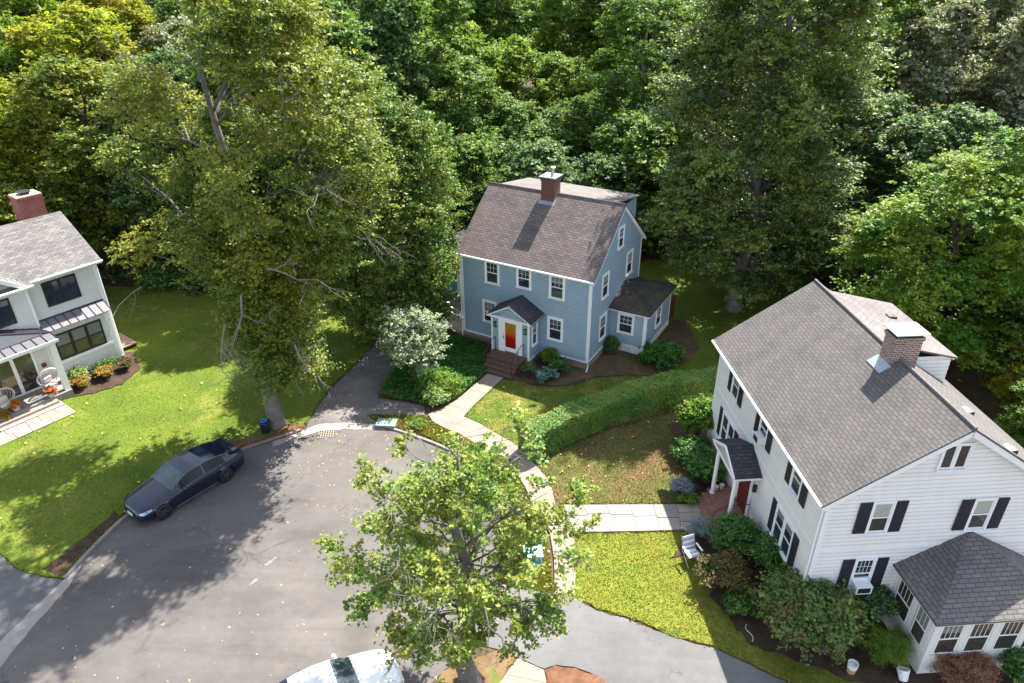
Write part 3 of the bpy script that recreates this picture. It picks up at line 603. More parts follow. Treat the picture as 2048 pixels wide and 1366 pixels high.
def window(parent, P, u, n, w, h, cw=.1, cols=3, rows=2, frame=None, glass=None, sill=True, lower=True, shade=0, shutters=None, units=1, mull=.09, name='window', lcols=1, thick=.035, zs=0, sash_m=None):
    """P = bottom centre of the opening on the wall; returns the frame part. lower: double hung with a meeting rail"""
    P, u, n = np.array(P, float), np.array(u, float), np.array(n, float); zz = V3(0, 0, 1); mb = MB(); gb = MB(); sb = MB()
    frame = frame or M['white']; WN[0] += 1; glass = glass or (M['glass'], M['glass_refl'], M['glass'])[WN[0] % 3]
    if name == 'window' and not shade and lower and WN[0] % 4 in (0, 3): shade = (.3, .45, .22)[WN[0] % 3]; shm = M['curtain']
    else: shm = M['shade']
    def bx(x0, x1, z0, z1, d0, d1, b=mb): b.obox(P+u*(x0+x1)/2+zz*(z0+z1)/2+n*(d0+d1)/2, u, zz, n, (x1-x0)/2, (z1-z0)/2, (d1-d0)/2)
    W = w*units+mull*(units-1); pr = .03+thick
    if cw:
        bx(-W/2-cw, -W/2, -.02, h, 0, pr); bx(W/2, W/2+cw, -.02, h, 0, pr); bx(-W/2-cw, W/2+cw, h, h+cw*1.15, 0, pr+.006)
        if sill: bx(-W/2-cw-.02, W/2+cw+.02, -.07, -.02, 0, pr+.05)
        else: bx(-W/2-cw, W/2+cw, -cw, -.02, 0, pr)
    for k in range(units):
        c = -W/2+w/2+k*(w+mull)
        if k: bx(c-w/2-mull, c-w/2, -.02, h, 0, pr-.004)
        s = .045
        bx(c-w/2, c-w/2+s, 0, h, 0, .048); bx(c+w/2-s, c+w/2, 0, h, 0, .048); bx(c-w/2+s, c+w/2-s, 0, s, 0, .048); bx(c-w/2+s, c+w/2-s, h-s, h, 0, .048)
        mid = h*.5 if lower else 0
        if lower: bx(c-w/2+s, c+w/2-s, mid-.025, mid+.025, 0, .052)
        z0u = mid+.025 if lower else s; g = .014
        for i in range(1, cols): x = c-w/2+s+(w-2*s)*i/cols; bx(x-g/2, x+g/2, z0u, h-s, 0, .044)
        for i in range(1, rows): z = z0u+(h-s-z0u)*i/rows; bx(c-w/2+s, c+w/2-s, z-g/2, z+g/2, 0, .042)
        for i in range(1, lcols):
            if lower: x = c-w/2+s+(w-2*s)*i/lcols; bx(x-g/2, x+g/2, s, mid-.025, 0, .044)
        gb.obox(P+u*c+zz*h/2+n*.033, u, zz, n, w/2-s*.6, h/2-s*.6, .003)
        if shade: bx(c-w/2+s, c+w/2-s, h-s-(h-2*s)*shade, h-s-.002, .0365, .039, sb)
    f = mb.build(name, frame, parent); gb.build('pane', glass, f)
    if shade: sb.build('shade', shm, f)
    if shutters:
        sw, sh0, sh1 = shutters
        for sd in (-1, 1):
            b = MB(); c = P+u*sd*(W/2+cw*.6+sw/2+.03)
            b.obox(c+zz*(sh0+sh1)/2+n*.045, u, zz, n, sw/2, (sh1-sh0)/2, .018)
            k = int((sh1-sh0)/.05)
            for i in range(k): b.obox(c+zz*(sh0+.04+(sh1-sh0-.08)*(i+.5)/k)+n*.066, u, zz, n, sw/2-.04, .012, .006)
            b.build('shutter', M['shutter'], parent)
    return f
X_, Y_ = V3(1, 0, 0), V3(0, 1, 0)

# ------------------------------------------------------------------ blue house
bh = thing('blue_house', 'light blue clapboard house with brown shingle roof, brick chimney and orange red front door', 'house', (-2.862, 37.587, 0), -.517)
W, D, HE, HR = 8.057, 7.34, 5.476, 8.448; RY = D/2; SL = (HR-HE)/RY
b = MB(); b.box(0, W, 0, D, -.3, .5); b.box(2.82, 5.08, -1.33, .0, -.3, .45)
b.build('foundation', M['found'], bh)
b = MB(); e = .012
b.box(e, W-e, e, D-e, .5, HE-.05)
b.mesh([(e, e, HE-.05), (e, D-e, HE-.05), (e, RY, HR-.09), (W-e, e, HE-.05), (W-e, D-e, HE-.05), (W-e, RY, HR-.09)], [(0, 2, 1), (3, 4, 5), (0, 3, 5, 2), (1, 2, 5, 4)])
clap(b, (0, 0, 0), X_, -Y_, 0, W, .52, 5.36, .15)
gp = lambda z: (0 if z < HE-.1 else (z-HE+.1)/SL, D if z < HE-.1 else D-(z-HE+.1)/SL)
clap(b, (W, 0, 0), Y_, X_, 0, D, .52, HR-.12, .15, gp); clap(b, (0, D, 0), -Y_, -X_, 0, D, .52, HR-.12, .15, gp)
clap(b, (W, D, 0), -X_, Y_, 0, W, .52, 5.36, .15)
# rear dormer walls
b.mesh([(.5, RY+.5, 7.9), (.5, 7.2, 5.5), (.5, 7.2, 7.8), (7.6, RY+.5, 7.9), (7.6, 7.2, 5.5), (7.6, 7.2, 7.8)], [(0, 1, 2), (3, 5, 4), (1, 4, 5, 2)])
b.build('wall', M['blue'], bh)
b = MB()   # trim
for x, y in ((0, 0), (W, 0), (W, D), (0, D)):
    sx, sy = (1 if x == 0 else -1), (1 if y == 0 else -1)
    x0, x1 = sorted((x-sx*.03, x+sx*.11)); y0, y1 = sorted((y-sy*.03, y+sy*.11)); b.box(x0, x1, y0, y1, .46, HE-.12)
b.box(.12, 2.7, -.035, 0, .44, .54); b.box(5.2, W-.12, -.035, 0, .44, .54); b.box(W, W+.035, .12, 2.88, .44, .54)
b.box(.12, W-.12, -.032, 0, 5.24, 5.36)
b.box(-.2, W+.2, -.12, -.05, 5.3, 5.42); b.tube([(-.22, -.2, 5.36), (W+.22, -.2, 5.36)], .062, 8)       # fascia, gutter
for sx in (-1, 1):                                                                                  # rakes
    xx = -.2 if sx < 0 else W+.2
    for y0, z0, y1, z1 in ((-.2, HE-.2, RY, HR-.11), (D+.2, HE-.2, RY, HR-.11)):
        b.bar((xx, y0, z0), (xx, y1, z1), .02, up=(1, 0, 0), r2=.09) if 0 else b.obox(((xx), (y0+y1)/2, (z0+z1)/2), V3(0, y1-y0, z1-z0)/math.hypot(y1-y0, z1-z0), np.cross(V3(0, y1-y0, z1-z0)/math.hypot(y1-y0, z1-z0), X_), X_, math.hypot(y1-y0, z1-z0)/2, .09, .02)
    for y0, z0, y1, z1 in ((-.2, HE-.28, RY, HR-.19), (D+.2, HE-.28, RY, HR-.19)):                  # rake soffit
        d = V3(0, y1-y0, z1-z0); L = np.linalg.norm(d); d /= L
        b.obox((xx-sx*.1, (y0+y1)/2, (z0+z1)/2+.04), d, X_, np.cross(d, X_), L/2, .1, .012)
b.tube([(W+.06, -.06, 5.3), (W+.06, -.06, .2), (W+.1, -.35, .08)], .035, 6); b.tube([(-.08, -.06, 5.3), (-.08, -.06, .15)], .035, 6)
b.build('trim', M['white'], bh)
b = MB(); t = .07
b.slab([(-.24, -.22, HE-.1), (W+.24, -.22, HE-.1), (W+.24, RY, HR+.02), (-.24, RY, HR+.02)], t)
b.slab([(W+.24, D+.22, HE-.1), (-.24, D+.22, HE-.1), (-.24, RY, HR+.018), (W+.24, RY, HR+.018)], t)
b.build('roof', M['brown_roof'], bh)
b = MB(); b.slab([(.35, RY-.05, HR+.03), (7.75, RY-.05, HR+.03), (7.75, 7.45, 7.88), (.35, 7.45, 7.88)], .06); rc = b.build('dormer_roof', M['flat_roof'], bh)
b = MB(); b.tube([(-.24, RY, HR+.03), (W+.24, RY, HR+.03)], .05, 6); b.build('ridge_cap', M['brown_roof'], bh)
b = MB(); b.box(3.4, 4.2, 3.2, 4.0, 7.4, 9.32); b.box(3.36, 4.24, 3.16, 4.04, 9.2, 9.34); ch = b.build('chimney', M['dark_brick'], bh)
b = MB(); b.box(3.3, 4.3, 3.1, 4.1, 9.4, 9.46); [b.box(x, x+.04, y, y+.04, 9.34, 9.4) for x in (3.45, 4.1) for y in (3.25, 3.9)]; b.build('cap', M['metal'], ch)
b = MB(); b.lathe((3.9, 3.6, 9.46), [(.1, 0), (.1, .38), (.15, .38), (.15, .48), (.05, .52)], 14); b.build('flue_pipe', M['metal'], ch, smooth=False)
b = MB(); b.slab([(3.3, 3.02, 7.96), (4.3, 3.02, 7.96), (4.3, 3.3, 8.19), (3.3, 3.3, 8.19)], .02); b.build('flashing', M['lead'], ch)
for cx, z0, h, ww in ((2.06, 4.0, 1.24, .76), (4.08, 4.16, 1.08, .74), (6.1, 3.98, 1.26, .76), (1.85, 1.5, 1.25, .76), (6.06, 1.44, 1.25, .76)):
    window(bh, (cx, 0, z0), X_, -Y_, ww, h)
for cy, z0, h, ww in ((3.79, 5.98, 1.12, .62), (5.45, 3.78, 1.3, .74), (1.88, 3.75, 1.3, .72), (1.85, 1.2, 1.35, .74)):
    window(bh, (W, cy, z0), Y_, X_, ww, h)
for cx in (2.4, 6.35): window(bh, (cx, 0, .12), X_, -Y_, .62, .34, cw=.05, cols=1, rows=1, lower=False, sill=False, name='basement_window')
# entry vestibule
vx0, vx1, vy, vz0, vz1 = 2.8, 5.1, -1.35, .45, 2.82; vc = (vx0+vx1)/2+.03
b = MB(); b.box(vx0+e, vx1-e, vy+e, 0, vz0, vz1)
clap(b, (vx0, vy, 0), X_, -Y_, 0, vx1-vx0, vz0, vz1, .15); clap(b, (vx1, vy, 0), Y_, X_, 0, -vy, vz0, vz1, .15); clap(b, (vx0, 0, 0), -Y_, -X_, 0, -vy, vz0, vz1, .15)
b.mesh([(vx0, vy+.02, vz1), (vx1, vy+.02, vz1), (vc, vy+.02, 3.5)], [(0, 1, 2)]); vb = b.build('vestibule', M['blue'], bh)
b = MB()
for x in (vx0, vx1): b.box(x-.05, x+.05, vy-.04, vy+.06, vz0, vz1)
b.box(vx1, vx1+.035, vy+.06, 0, vz0-.04, vz0+.06); b.box(vx0-.3, vx1+.3, vy-.2, vy+.02, 2.76, 2.86)
b.box(3.22, 3.5, vy-.05, vy, .6, 2.76); b.box(4.46, 4.72, vy-.05, vy, .6, 2.76); b.box(3.5, 4.46, vy-.05, vy, 2.66, 2.76)
for s in (-1, 1):
    d = V3(s*1.42, 0, -.82); L = np.linalg.norm(d); d /= L; b.obox((vc+s*.71, vy-.2, 3.21), d, np.cross(d, Y_), Y_, L/2, .05, .02)
b.box(vx1+.28, vx1+.32, vy-.2, 0, 2.76, 2.86)
b.build('trim', M['white'], vb)
b = MB()
for s in (-1, 1):
    q = [(vc+s*1.46, vy-.23, 2.84), (vc, vy-.23, 3.69), (vc, .01, 3.69), (vc+s*1.46, .01, 2.84)]; b.slab(q if s < 0 else q[::-1], .05)
b.build('roof', M['dark_roof'], vb)
b = MB(); b.box(3.5, 4.46, vy-.035, vy-.005, .62, .98); b.box(3.5, 3.64, vy-.035, vy-.005, .98, 2.66); b.box(4.32, 4.46, vy-.035, vy-.005, .98, 2.66); b.box(3.64, 4.32, vy-.035, vy-.005, 2.52, 2.66)
dr = b.build('door', M['white'], vb)
md, tt, bb = nodes('storm_glass_over_red_door'); P = coord(tt); sx = N(tt, 'ShaderNodeSeparateXYZ'); tt.links.new(P, sx.inputs[0])
k = mth(tt, 'ADD', sx.outputs[2], mth(tt, 'MULTIPLY', noise(tt, P, 4, 5), .5))
tt.links.new(ramp(tt, mth(tt, 'MULTIPLY', k, .36), [(.6, (.26, .008, .006)), (.68, (.36, .015, .008)), (.72, (.42, .07, .012)), (.86, (.4, .13, .015)), (1., (.28, .17, .025))]), bb.inputs['Base Color']); bb.inputs['Roughness'].default_value = .12
b = MB(); b.box(3.64, 4.32, vy-.02, vy-.01, .98, 2.52); b.build('door_glass', md, dr)
b = MB(); b.box(3.54, 3.57, vy-.075, vy-.035, 1.5, 1.68); b.build('handle', M['black'], dr); b = MB(); b.box(3.62, 4.34, vy-.04, vy-.036, .66, .72); b.build('door_sweep', M['black'], dr)
window(vb, (vx1, vy/2-.05, 1.25), Y_, X_, .46, 1.3, cw=.08, cols=2)
for x in (3.02, 4.92):
    b = MB(); b.box(x-.09, x+.09, vy-.12, vy-.02, 2.1, 2.14); b.box(x-.09, x+.09, vy-.12, vy-.02, 2.38, 2.42)
    for i in (-.085, .075): b.box(x+i, x+i+.015, vy-.12, vy-.105, 2.14, 2.38)
    b.box(x-.05, x+.05, vy-.09, vy-.03, 2.14, 2.38, 1); b.build('lantern', [M['black'], plain('lantern_glass', (.1, .16, .08), .2)], vb)
# front steps
b = MB(); b.box(2.95, 4.95, -2.15, vy, -.05, .6); b.box(2.9, 5.0, -2.2, vy-.06, .6, .66)
for k in range(3): z = .48-.15*k; y = -2.15-.27*k; b.box(3.0, 4.9, y-.27, y+.01, -.05, z-.04); b.box(2.97, 4.93, y-.3, y+.01, z-.04, z)
stp = b.build('steps', M['stone'], bh)
for x in (3.05, 4.85):
    b = MB(); b.tube([(x, vy-.1, .66), (x, vy-.1, 1.5)], .016, 6); b.tube([(x, -2.1, .66), (x, -2.1, 1.35)], .016, 6); b.tube([(x, -2.85, .15), (x, -2.85, .95)], .018, 6)
    b.tube([(x, vy-.1, 1.5), (x, -1.75, 1.52), (x, -2.1, 1.38), (x, -2.5, 1.15), (x, -2.75, .98), (x, -2.87, .9), (x, -2.9, .8)], .02, 6); b.build('handrail', M['black'], stp)
# sunroom
sx0, sx1, sy0, sy1 = W, W+2.2, 2.9, 7.15
b = MB(); b.box(sx0, sx1-e, sy0+e, sy1-e, .5, 2.7)
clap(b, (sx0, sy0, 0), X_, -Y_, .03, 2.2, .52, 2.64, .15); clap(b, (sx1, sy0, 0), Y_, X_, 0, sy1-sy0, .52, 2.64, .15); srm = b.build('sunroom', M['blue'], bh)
b = MB(); b.box(sx0+.03, sx1-.02, sy0+.03, sy1-.03, -.1, .5); b.build('skirting', M['offwhite'], srm)
b = MB()
for i in range(7):
    b.bar((sx1-.75+i*.1, sy0+.01, .04), (sx1-.75+i*.1, sy0+.01, .44), .012)
for i in range(4): b.bar((sx1-.78, sy0+.012, .08+i*.1), (sx1-.12, sy0+.012, .08+i*.1), .012)
b.box(sx1-.14, sx1+.03, sy0-.03, sy0+.12, -.05, 2.66); b.box(sx1-.1, sx1+.03, sy1-.1, sy1+.03, .1, 2.66); b.box(sx0+.03, sx1-.14, sy0-.035, sy0, .46, .53)
b.box(sx1, sx1+.035, sy0+.12, sy1-.1, .46, .53)
b.box(sx0+.03, sx1+.27, sy0-.27, sy0-.22, 2.62, 2.74); b.box(sx1+.22, sx1+.27, sy0-.22, sy1+.25, 2.62, 2.74); b.build('trim', M['white'], srm)
ap = (W+.25, 4.95, 3.5); ap2 = (W+.0, 4.95, 3.5); A0 = (W, sy0-.28, 2.75); A1 = (sx1+.28, sy0-.28, 2.75); A2 = (sx1+.28, sy1+.28, 2.75); A3 = (W, sy1+.28, 2.75)
b = MB(); b.slab([A0, A1, ap, ap2], .06); b.slab([A1, A2, ap], .06); b.slab([A2, A3, ap2, ap], .06); b.build('roof', M['moss_roof'], srm)
window(srm, (W+1.02, sy0, 1.28), X_, -Y_, .8, 1.1); window(srm, (sx1, 4.95, 1.15), Y_, X_, .72, 1.15)
b = MB(); b.box(sx1-.1, sx1+.02, sy1+.05, sy1+1.1, .3, 1.6); b.build('rear_porch_panel', M['dkred'], bh)

# garage and white gate behind the blue house
ga = thing('garage', 'light blue garage with white panelled door and small square panes behind the blue house', 'garage', (-2.862, 37.587, 0), -.517)
b = MB(); b.box(-7.2, -1.0, 5.0, 10., 0, 2.5); clap(b, (-7.2, 5., 0), X_, -Y_, 0, 6.2, .05, 2.5, .15)
b.mesh([(-7.2, 5, 2.5), (-1, 5, 2.5), (-4.1, 5, 3.9), (-7.2, 10, 2.5), (-1, 10, 2.5), (-4.1, 10, 3.9)], [(0, 1, 2), (3, 5, 4)])
b.build('wall', plain('garage_blue', (.07, .27, .38), .6), ga)
b = MB(); b.slab([(-4.1, 4.8, 3.95), (-4.1, 10.2, 3.95), (-7.45, 10.2, 2.45), (-7.45, 4.8, 2.45)], .07); b.slab([(-4.1, 10.2, 3.95), (-4.1, 4.8, 3.95), (-.75, 4.8, 2.45), (-.75, 10.2, 2.45)], .07); b.build('roof', M['dark_roof'], ga)
b = MB(); b.box(-3.75, -1.2, 4.94, 5.0, 0, 2.2); 
for i in range(5): b.box(-3.7+i*.5, -3.69+i*.5, 4.93, 4.94, 0, 1.55)
gd = b.build('garage_door', M['white'], ga); b = MB()
for i in range(9): b.box(-3.68+i*.27, -3.47+i*.27, 4.932, 4.942, 1.68, 2.0)
b.build('pane', M['glass'], gd)
gt = thing('fence', 'short white fence panel with a picket top beside the left corner of the blue house', 'fence', (-2.862, 37.587, 0), -.517)
d = V3(-1.35, .55, 0); L = np.linalg.norm(d); d /= L; n = V3(-d[1], d[0], 0); c0 = V3(-.05, -.02, 0)
b = MB(); b.obox(c0+d*L/2+V3(0, 0, .6), d, n, (0, 0, 1), L/2, .02, .55); b.build('panel', plain('cream_vinyl', (.5, .43, .35), .6), gt)
b = MB(); b.obox(c0+d*L/2+V3(0, 0, 1.17), d, n, (0, 0, 1), L/2, .035, .03); b.obox(c0+d*L/2+V3(0, 0, 1.5), d, n, (0, 0, 1), L/2, .035, .03)
for i in range(11): b.obox(c0+d*L*(i+.5)/11+V3(0, 0, 1.33), d, n, (0, 0, 1), .018, .018, .15)
b.build('picket', M['white'], gt)
b = MB(); b.obox(c0+d*(L+.05)+V3(0, 0, .82), d, n, (0, 0, 1), .06, .06, .84); b.obox(c0+d*(L+.05)+V3(0, 0, 1.69), d, n, (0, 0, 1), .085, .085, .025); b.build('post', M['white'], gt)

# ------------------------------------------------------------------ white house on the right
wh = thing('white_house', 'white clapboard house with black shutters, grey shingle roof and brick chimney at right', 'house', (9.748, 16.693, 0), .068)
L, DP, HX, HE, HR = 9.97, 7.35, 3.66, 5.62, 8.257; SL = (HR-HE)/(HX+.3); zw = lambda x: HE+SL*(x+.3) if x < HX else HE+SL*(2*HX+.3-x)
b = MB(); b.box(e, DP-e, e, L-e, 0, HE); b.mesh([(e, e, HE), (DP-e, e, HE), (HX, e, HR-.1), (e, L-e, HE), (DP-e, L-e, HE), (HX, L-e, HR-.1)], [(0, 1, 2), (3, 5, 4), (0, 2, 5, 3), (1, 4, 5, 2)])
gp = lambda z: (0 if z < HE+.1 else (z-HE-.1)/SL, DP if z < HE+.1 else DP-(z-HE-.1)/SL)
clap(b, (0, 0, 0), X_, -Y_, 0, DP, .3, HR-.25, .16, gp); clap(b, (0, L, 0), -Y_, -X_, 0, L, .3, HE-.1, .16); clap(b, (DP, L, 0), -X_, Y_, 0, DP, .3, HR-.25, .16, gp)
b.mesh([(HX+.3, 5.1, 7.6), (6.6, 5.1, 7.42), (6.6, 5.1, 5.9), (HX+.3, 9.3, 7.6), (6.6, 9.3, 7.42), (6.6, 9.3, 5.9)], [(0, 2, 1), (3, 4, 5), (1, 2, 5, 4)])
clap(b, (HX+.5, 5.1, 0), X_, -Y_, 0, 2.45, 5.9, 7.5, .2, lambda z: (max(0, 2.1-(z-5.9)*1.4), 2.44))
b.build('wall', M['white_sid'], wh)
b = MB(); b.box(-.01, DP+.01, -.01, L+.01, -.2, .3); b.build('foundation', M['found'], wh)
b = MB()
for x, y in ((0, 0), (0, L), (DP, 0)):
    s1, s2 = (1 if x == 0 else -1), (1 if y == 0 else -1); x0, x1 = sorted((x-s1*.03, x+s1*.1)); y0, y1 = sorted((y-s2*.03, y+s2*.1)); b.box(x0, x1, y0, y1, .2, HE-.05)
b.box(-.034, 0, .1, L-.1, 3.45, 3.53); b.box(.1, DP-.1, -.034, 0, 3.45, 3.52)
b.tube([(-.36, -.25, HE-.04), (-.36, L+.25, HE-.04)], .06, 8); b.box(-.3, -.02, -.2, L+.2, HE-.16, HE-.1)
for y in (-.24, L+.24):
    for x0, x1 in ((-.3, HX), (DP+.3, HX)):
        d = V3(x1-x0, 0, HR-.1-(HE-.1)); LL = np.linalg.norm(d); d /= LL; b.obox(((x0+x1)/2, y, (HR+HE)/2-.13), d, np.cross(d, Y_), Y_, LL/2, .1, .02)
        b.obox(((x0+x1)/2, y*1. + (.12 if y < 0 else -.12), (HR+HE)/2-.15), d, Y_, np.cross(d, Y_), LL/2, .12, .012)
b.tube([(6.62, 5.0, 7.42), (6.62, 9.4, 7.42)], .05, 6); b.tube([(-.09, .05, HE-.15), (-.09, .05, .1)], .04, 6)
b.build('trim', M['white'], wh)
b = MB(); b.slab([(-.36, L+.27, HE), (-.36, -.27, HE), (HX, -.27, HR+.04), (HX, L+.27, HR+.04)], .07)
b.slab([(DP+.36, -.27, HE), (DP+.36, L+.27, HE), (HX, L+.27, HR+.038), (HX, -.27, HR+.038)], .07); b.build('roof', M['grey_roof'], wh)
b = MB(); b.slab([(HX+.02, 9.45, 8.24), (HX+.02, 4.98, 8.24), (6.75, 4.98, 7.48), (6.75, 9.45, 7.48)], .07); b.build('dormer_roof', M['flat_roof'], wh)
b = MB(); b.tube([(HX, -.27, HR+.05), (HX, L+.27, HR+.05)], .06, 6); b.build('ridge_cap', M['flat_roof'], wh)
b = MB(); b.box(3.3, 4.25, 3.7, 4.35, 7.3, 9.12); b.box(3.26, 4.29, 3.66, 4.39, 9.0, 9.12); ch = b.build('chimney', M['mix_brick'], wh)
b = MB(); b.box(3.2, 4.35, 3.58, 4.46, 9.26, 9.3); b.build('cap', plain('white_cap', (.8, .8, .78), .4, var=.03), ch)
b = MB(); b.box(3.36, 4.2, 3.76, 4.3, 9.12, 9.26); b.build('screen', M['metal'], ch)
b = MB(); b.slab([(2.9, 3.6, 7.83), (3.2, 3.6, 8.02), (3.2, 4.45, 8.02), (2.9, 4.45, 7.83)][::-1] if 0 else [(2.95, 4.45, 7.86), (2.95, 3.6, 7.86), (3.32, 3.6, 8.1), (3.32, 4.45, 8.1)], .03); b.build('flashing', M['lead'], ch)
for x, y, z in ((5.75, 7.8, 7.76), (5.3, 2.1, 7.22), (5.35, .1, 7.2)):
    b = MB(); b.box(x-.16, x+.16, y-.14, y+.14, z-.2, z+.03); b.box(x-.18, x+.02, y-.16, y+.16, z+.03, z+.06, 1); b.build('roof_vent', [M['black'], M['metal'] if y < 5 else M['flat_roof']], wh)
# windows of the gable facing the camera
window(wh, (1.8, 0, 4.22), X_, -Y_, .6, 1.2, cw=.07, cols=1, rows=1, shade=.46, glass=M['glass2'], shutters=(.4, -.03, 1.24))
window(wh, (5.12, 0, 4.12), X_, -Y_, .6, 1.2, cw=.07, cols=1, rows=1, shade=.46, glass=M['glass2'], shutters=(.4, -.03, 1.24))
wl = window(wh, (1.8, 0, 1.75), X_, -Y_, .6, 1.24, cw=.07, cols=4, rows=2, shutters=(.4, -.08, 1.27))
window(wh, (3.55, 0, 6.68), X_, -Y_, .38, .88, cw=.06, cols=1, rows=1, lower=False, units=2, mull=.06, name='attic_window')
b = MB(); b.box(1.5, 2.05, -.42, -.06, 1.8, 2.12); b.box(1.56, 1.99, -.425, -.42, 1.85, 2.07, 1); b.box(1.5, 2.05, -.1, -.04, 2.12, 2.2); b.build('air_conditioner', [M['white'], M['black']], wh)
# windows of the long front
for cy, z0 in ((7.86, 4.2), (4.85, 4.22), (1.92, 4.25)): window(wh, (0, cy, z0), -Y_, -X_, .62, 1.14, cw=.07, cols=1, rows=1, shutters=(.38, -.03, 1.2))
for cy in (7.9, 2.02): window(wh, (0, cy, 1.65), -Y_, -X_, .6, 1.32, cw=.07, cols=1, rows=1, units=2, mull=.1, shutters=(.36, -.03, 1.36))
b = MB(); b.box(-.3, -.04, 4.6, 5.05, 4.24, 4.55); b.box(-.32, -.3, 4.65, 5.0, 4.28, 4.5, 1); b.build('air_conditioner', [M['white'], M['black']], wh)
# entry canopy, door, brick stoop
b = MB(); b.slab([(-1.12, 5.45, 3.62), (-1.12, 4.22, 3.0), (-.03, 4.22, 3.0), (-.03, 5.45, 3.62)], .05); b.slab([(-.03, 5.45, 3.62), (-.03, 6.68, 3.0), (-1.12, 6.68, 3.0), (-1.12, 5.45, 3.62)], .05); cn = b.build('entry_canopy', M['dark_roof'], wh)
b = MB(); b.box(-1.1, -.03, 4.26, 4.3, 2.82, 2.95); b.box(-1.1, -.03, 6.6, 6.64, 2.82, 2.95); b.box(-1.1, -1.04, 4.3, 6.6, 2.82, 2.95); b.mesh([(-1.02, 4.3, 2.95), (-1.02, 6.6, 2.95), (-1.02, 5.45, 3.53)], [(0, 1, 2), (2, 1, 0)])
for y0, y1 in ((4.22, 5.45), (6.68, 5.45)):
    d = V3(0, y1-y0, .62); LL = np.linalg.norm(d); d /= LL; b.obox((-1.12, (y0+y1)/2, 3.27), d, np.cross(d, X_), X_, LL/2, .05, .025)
b.build('pediment', M['white'], cn)
for y in (4.5, 6.4): b = MB(); b.lathe((-.92, y, .42), [(.12, 0), (.12, .06), (.085, .08), (.075, 2.34), (.11, 2.36), (.11, 2.42)], 14); b.build('column', M['white'], cn, smooth=False)
b = MB(); b.box(-.06, 0, 4.75, 6.15, .45, 2.75); b.box(-.08, -.06, 4.72, 4.82, .45, 2.8); b.box(-.08, -.06, 6.08, 6.18, .45, 2.8); df = b.build('door_frame', M['white'], wh)
b = MB(); b.box(-.1, -.06, 4.98, 5.85, .45, 2.5); dd = b.build('door', M['redpaint'] if 0 else M['dkred'], wh); b = MB(); b.box(-.14, -.1, 5.74, 5.78, 1.3, 1.4); b.build('handle', M['black'], dd)
b = MB(); b.box(-.16, -.04, 4.45, 4.57, 2.05, 2.35); b.build('lantern', M['black'], wh)
b = MB(); b.box(-1.05, -.01, 4.25, 6.7, 0, .42); b.box(-1.32, -1.05, 4.5, 6.6, 0, .28); b.box(-1.6, -1.32, 4.6, 6.55, 0, .14); b.build('brick_stoop', M['paver'], wh)
b = MB(); 
for y in (4.62,): b.tube([(-1.5, y, .14), (-1.5, y, .95), (-1.05, y, 1.25), (-.1, y, 1.3)], .018, 6); b.tube([(-1.05, y, .42), (-1.05, y, 1.25)], .016, 6)
b.build('handrail', M['black'], wh)
# side porch
pX0, pX1, pY = 3.05, 7.05, -2.2
b = MB(); b.box(pX0, pX1, pY, 0, 0, .95); 
for x in (pX0, 4.02, 5.0, 5.98, pX1-.22): b.box(x, x+.22, pY, pY+.12, .95, 2.6)
for y in (pY+.12, -1.28, -.2): b.box(pX0, pX0+.12, y, y+.2, .95, 2.6)
b.box(pX0, pX1, pY, pY+.12, 2.42, 2.62); b.box(pX0, pX0+.12, pY+.12, 0, 2.42, 2.62); b.box(pX0+.15, pX1, pY+.15, 0, .95, 1.0)
b.box(pX0-.22, pX1+.3, pY-.22, pY-.17, 2.56, 2.66); b.box(pX0-.22, pX0-.17, pY-.17, 0, 2.56, 2.66)
pc = b.build('side_porch', plain('porch_white', (.7, .69, .67), .5, var=.06), wh)
b = MB(); b.slab([(2.8, pY-.25, 2.68), (7.35, pY-.25, 2.68), (5.05, -.02, 4.0)], .06); b.slab([(2.8, 0, 2.68), (2.8, pY-.25, 2.68), (5.05, -.02, 4.0)], .06); b.slab([(7.35, pY-.25, 2.68), (7.35, 0, 2.68), (5.05, -.02, 4.0)], .06); b.build('roof', shingle('porch_shingle', (.13, .12, .118), (.17, .155, .15), (.06, .055, .055), h=.14), pc)
for x in (3.64, 4.61, 5.59, 6.4): window(pc, (x, pY+.04, 1.0), X_, -Y_, .72, 1.38, cw=0, cols=4, rows=1, glass=M['glass2'])
for y in (-1.74, -.66): window(pc, (pX0+.04, y, 1.0), -Y_, -X_, .8, 1.38, cw=0, cols=4, rows=1, glass=M['glass2'])

# ------------------------------------------------------------------ white house on the left
lh = thing('farmhouse', 'white house with black window frames and red brick chimney at the left edge', 'house', (-22.304, 35.194, 0), .918)
HE, HR, RY = 6.1, 8.11, 3.0; SL = (HR-HE)/(RY+.35)
b = MB(); b.box(-3.5, -e, e, 6.6, .35, HE); b.box(-14, -3.5, -.28, 6.6, .35, HE-.1)
b.mesh([(-e, e, HE), (-e, 6., HE), (-e, RY, HR-.1), (-14, e, HE), (-14, 6., HE), (-14, RY, HR-.1)], [(0, 1, 2), (3, 5, 4)])
clap(b, (-3.5, 0, 0), X_, -Y_, 0, 3.5, .4, HE, .12); clap(b, (-14, -.29, 0), X_, -Y_, 0, 10.5, .4, HE-.1, .12); clap(b, (0, 0, 0), Y_, X_, 0, 6.5, .4, HE, .12)
clap(b, (-3.45, -.45, 0), X_, -Y_, 0, 3.2, .4, 1.5, .12); b.box(-3.45, -.25, -.45, 0, .4, 3.4)
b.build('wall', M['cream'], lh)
b = MB(); b.box(-14, .01, -.27, 6.6, -.2, .35); b.build('foundation', M['found'], lh)
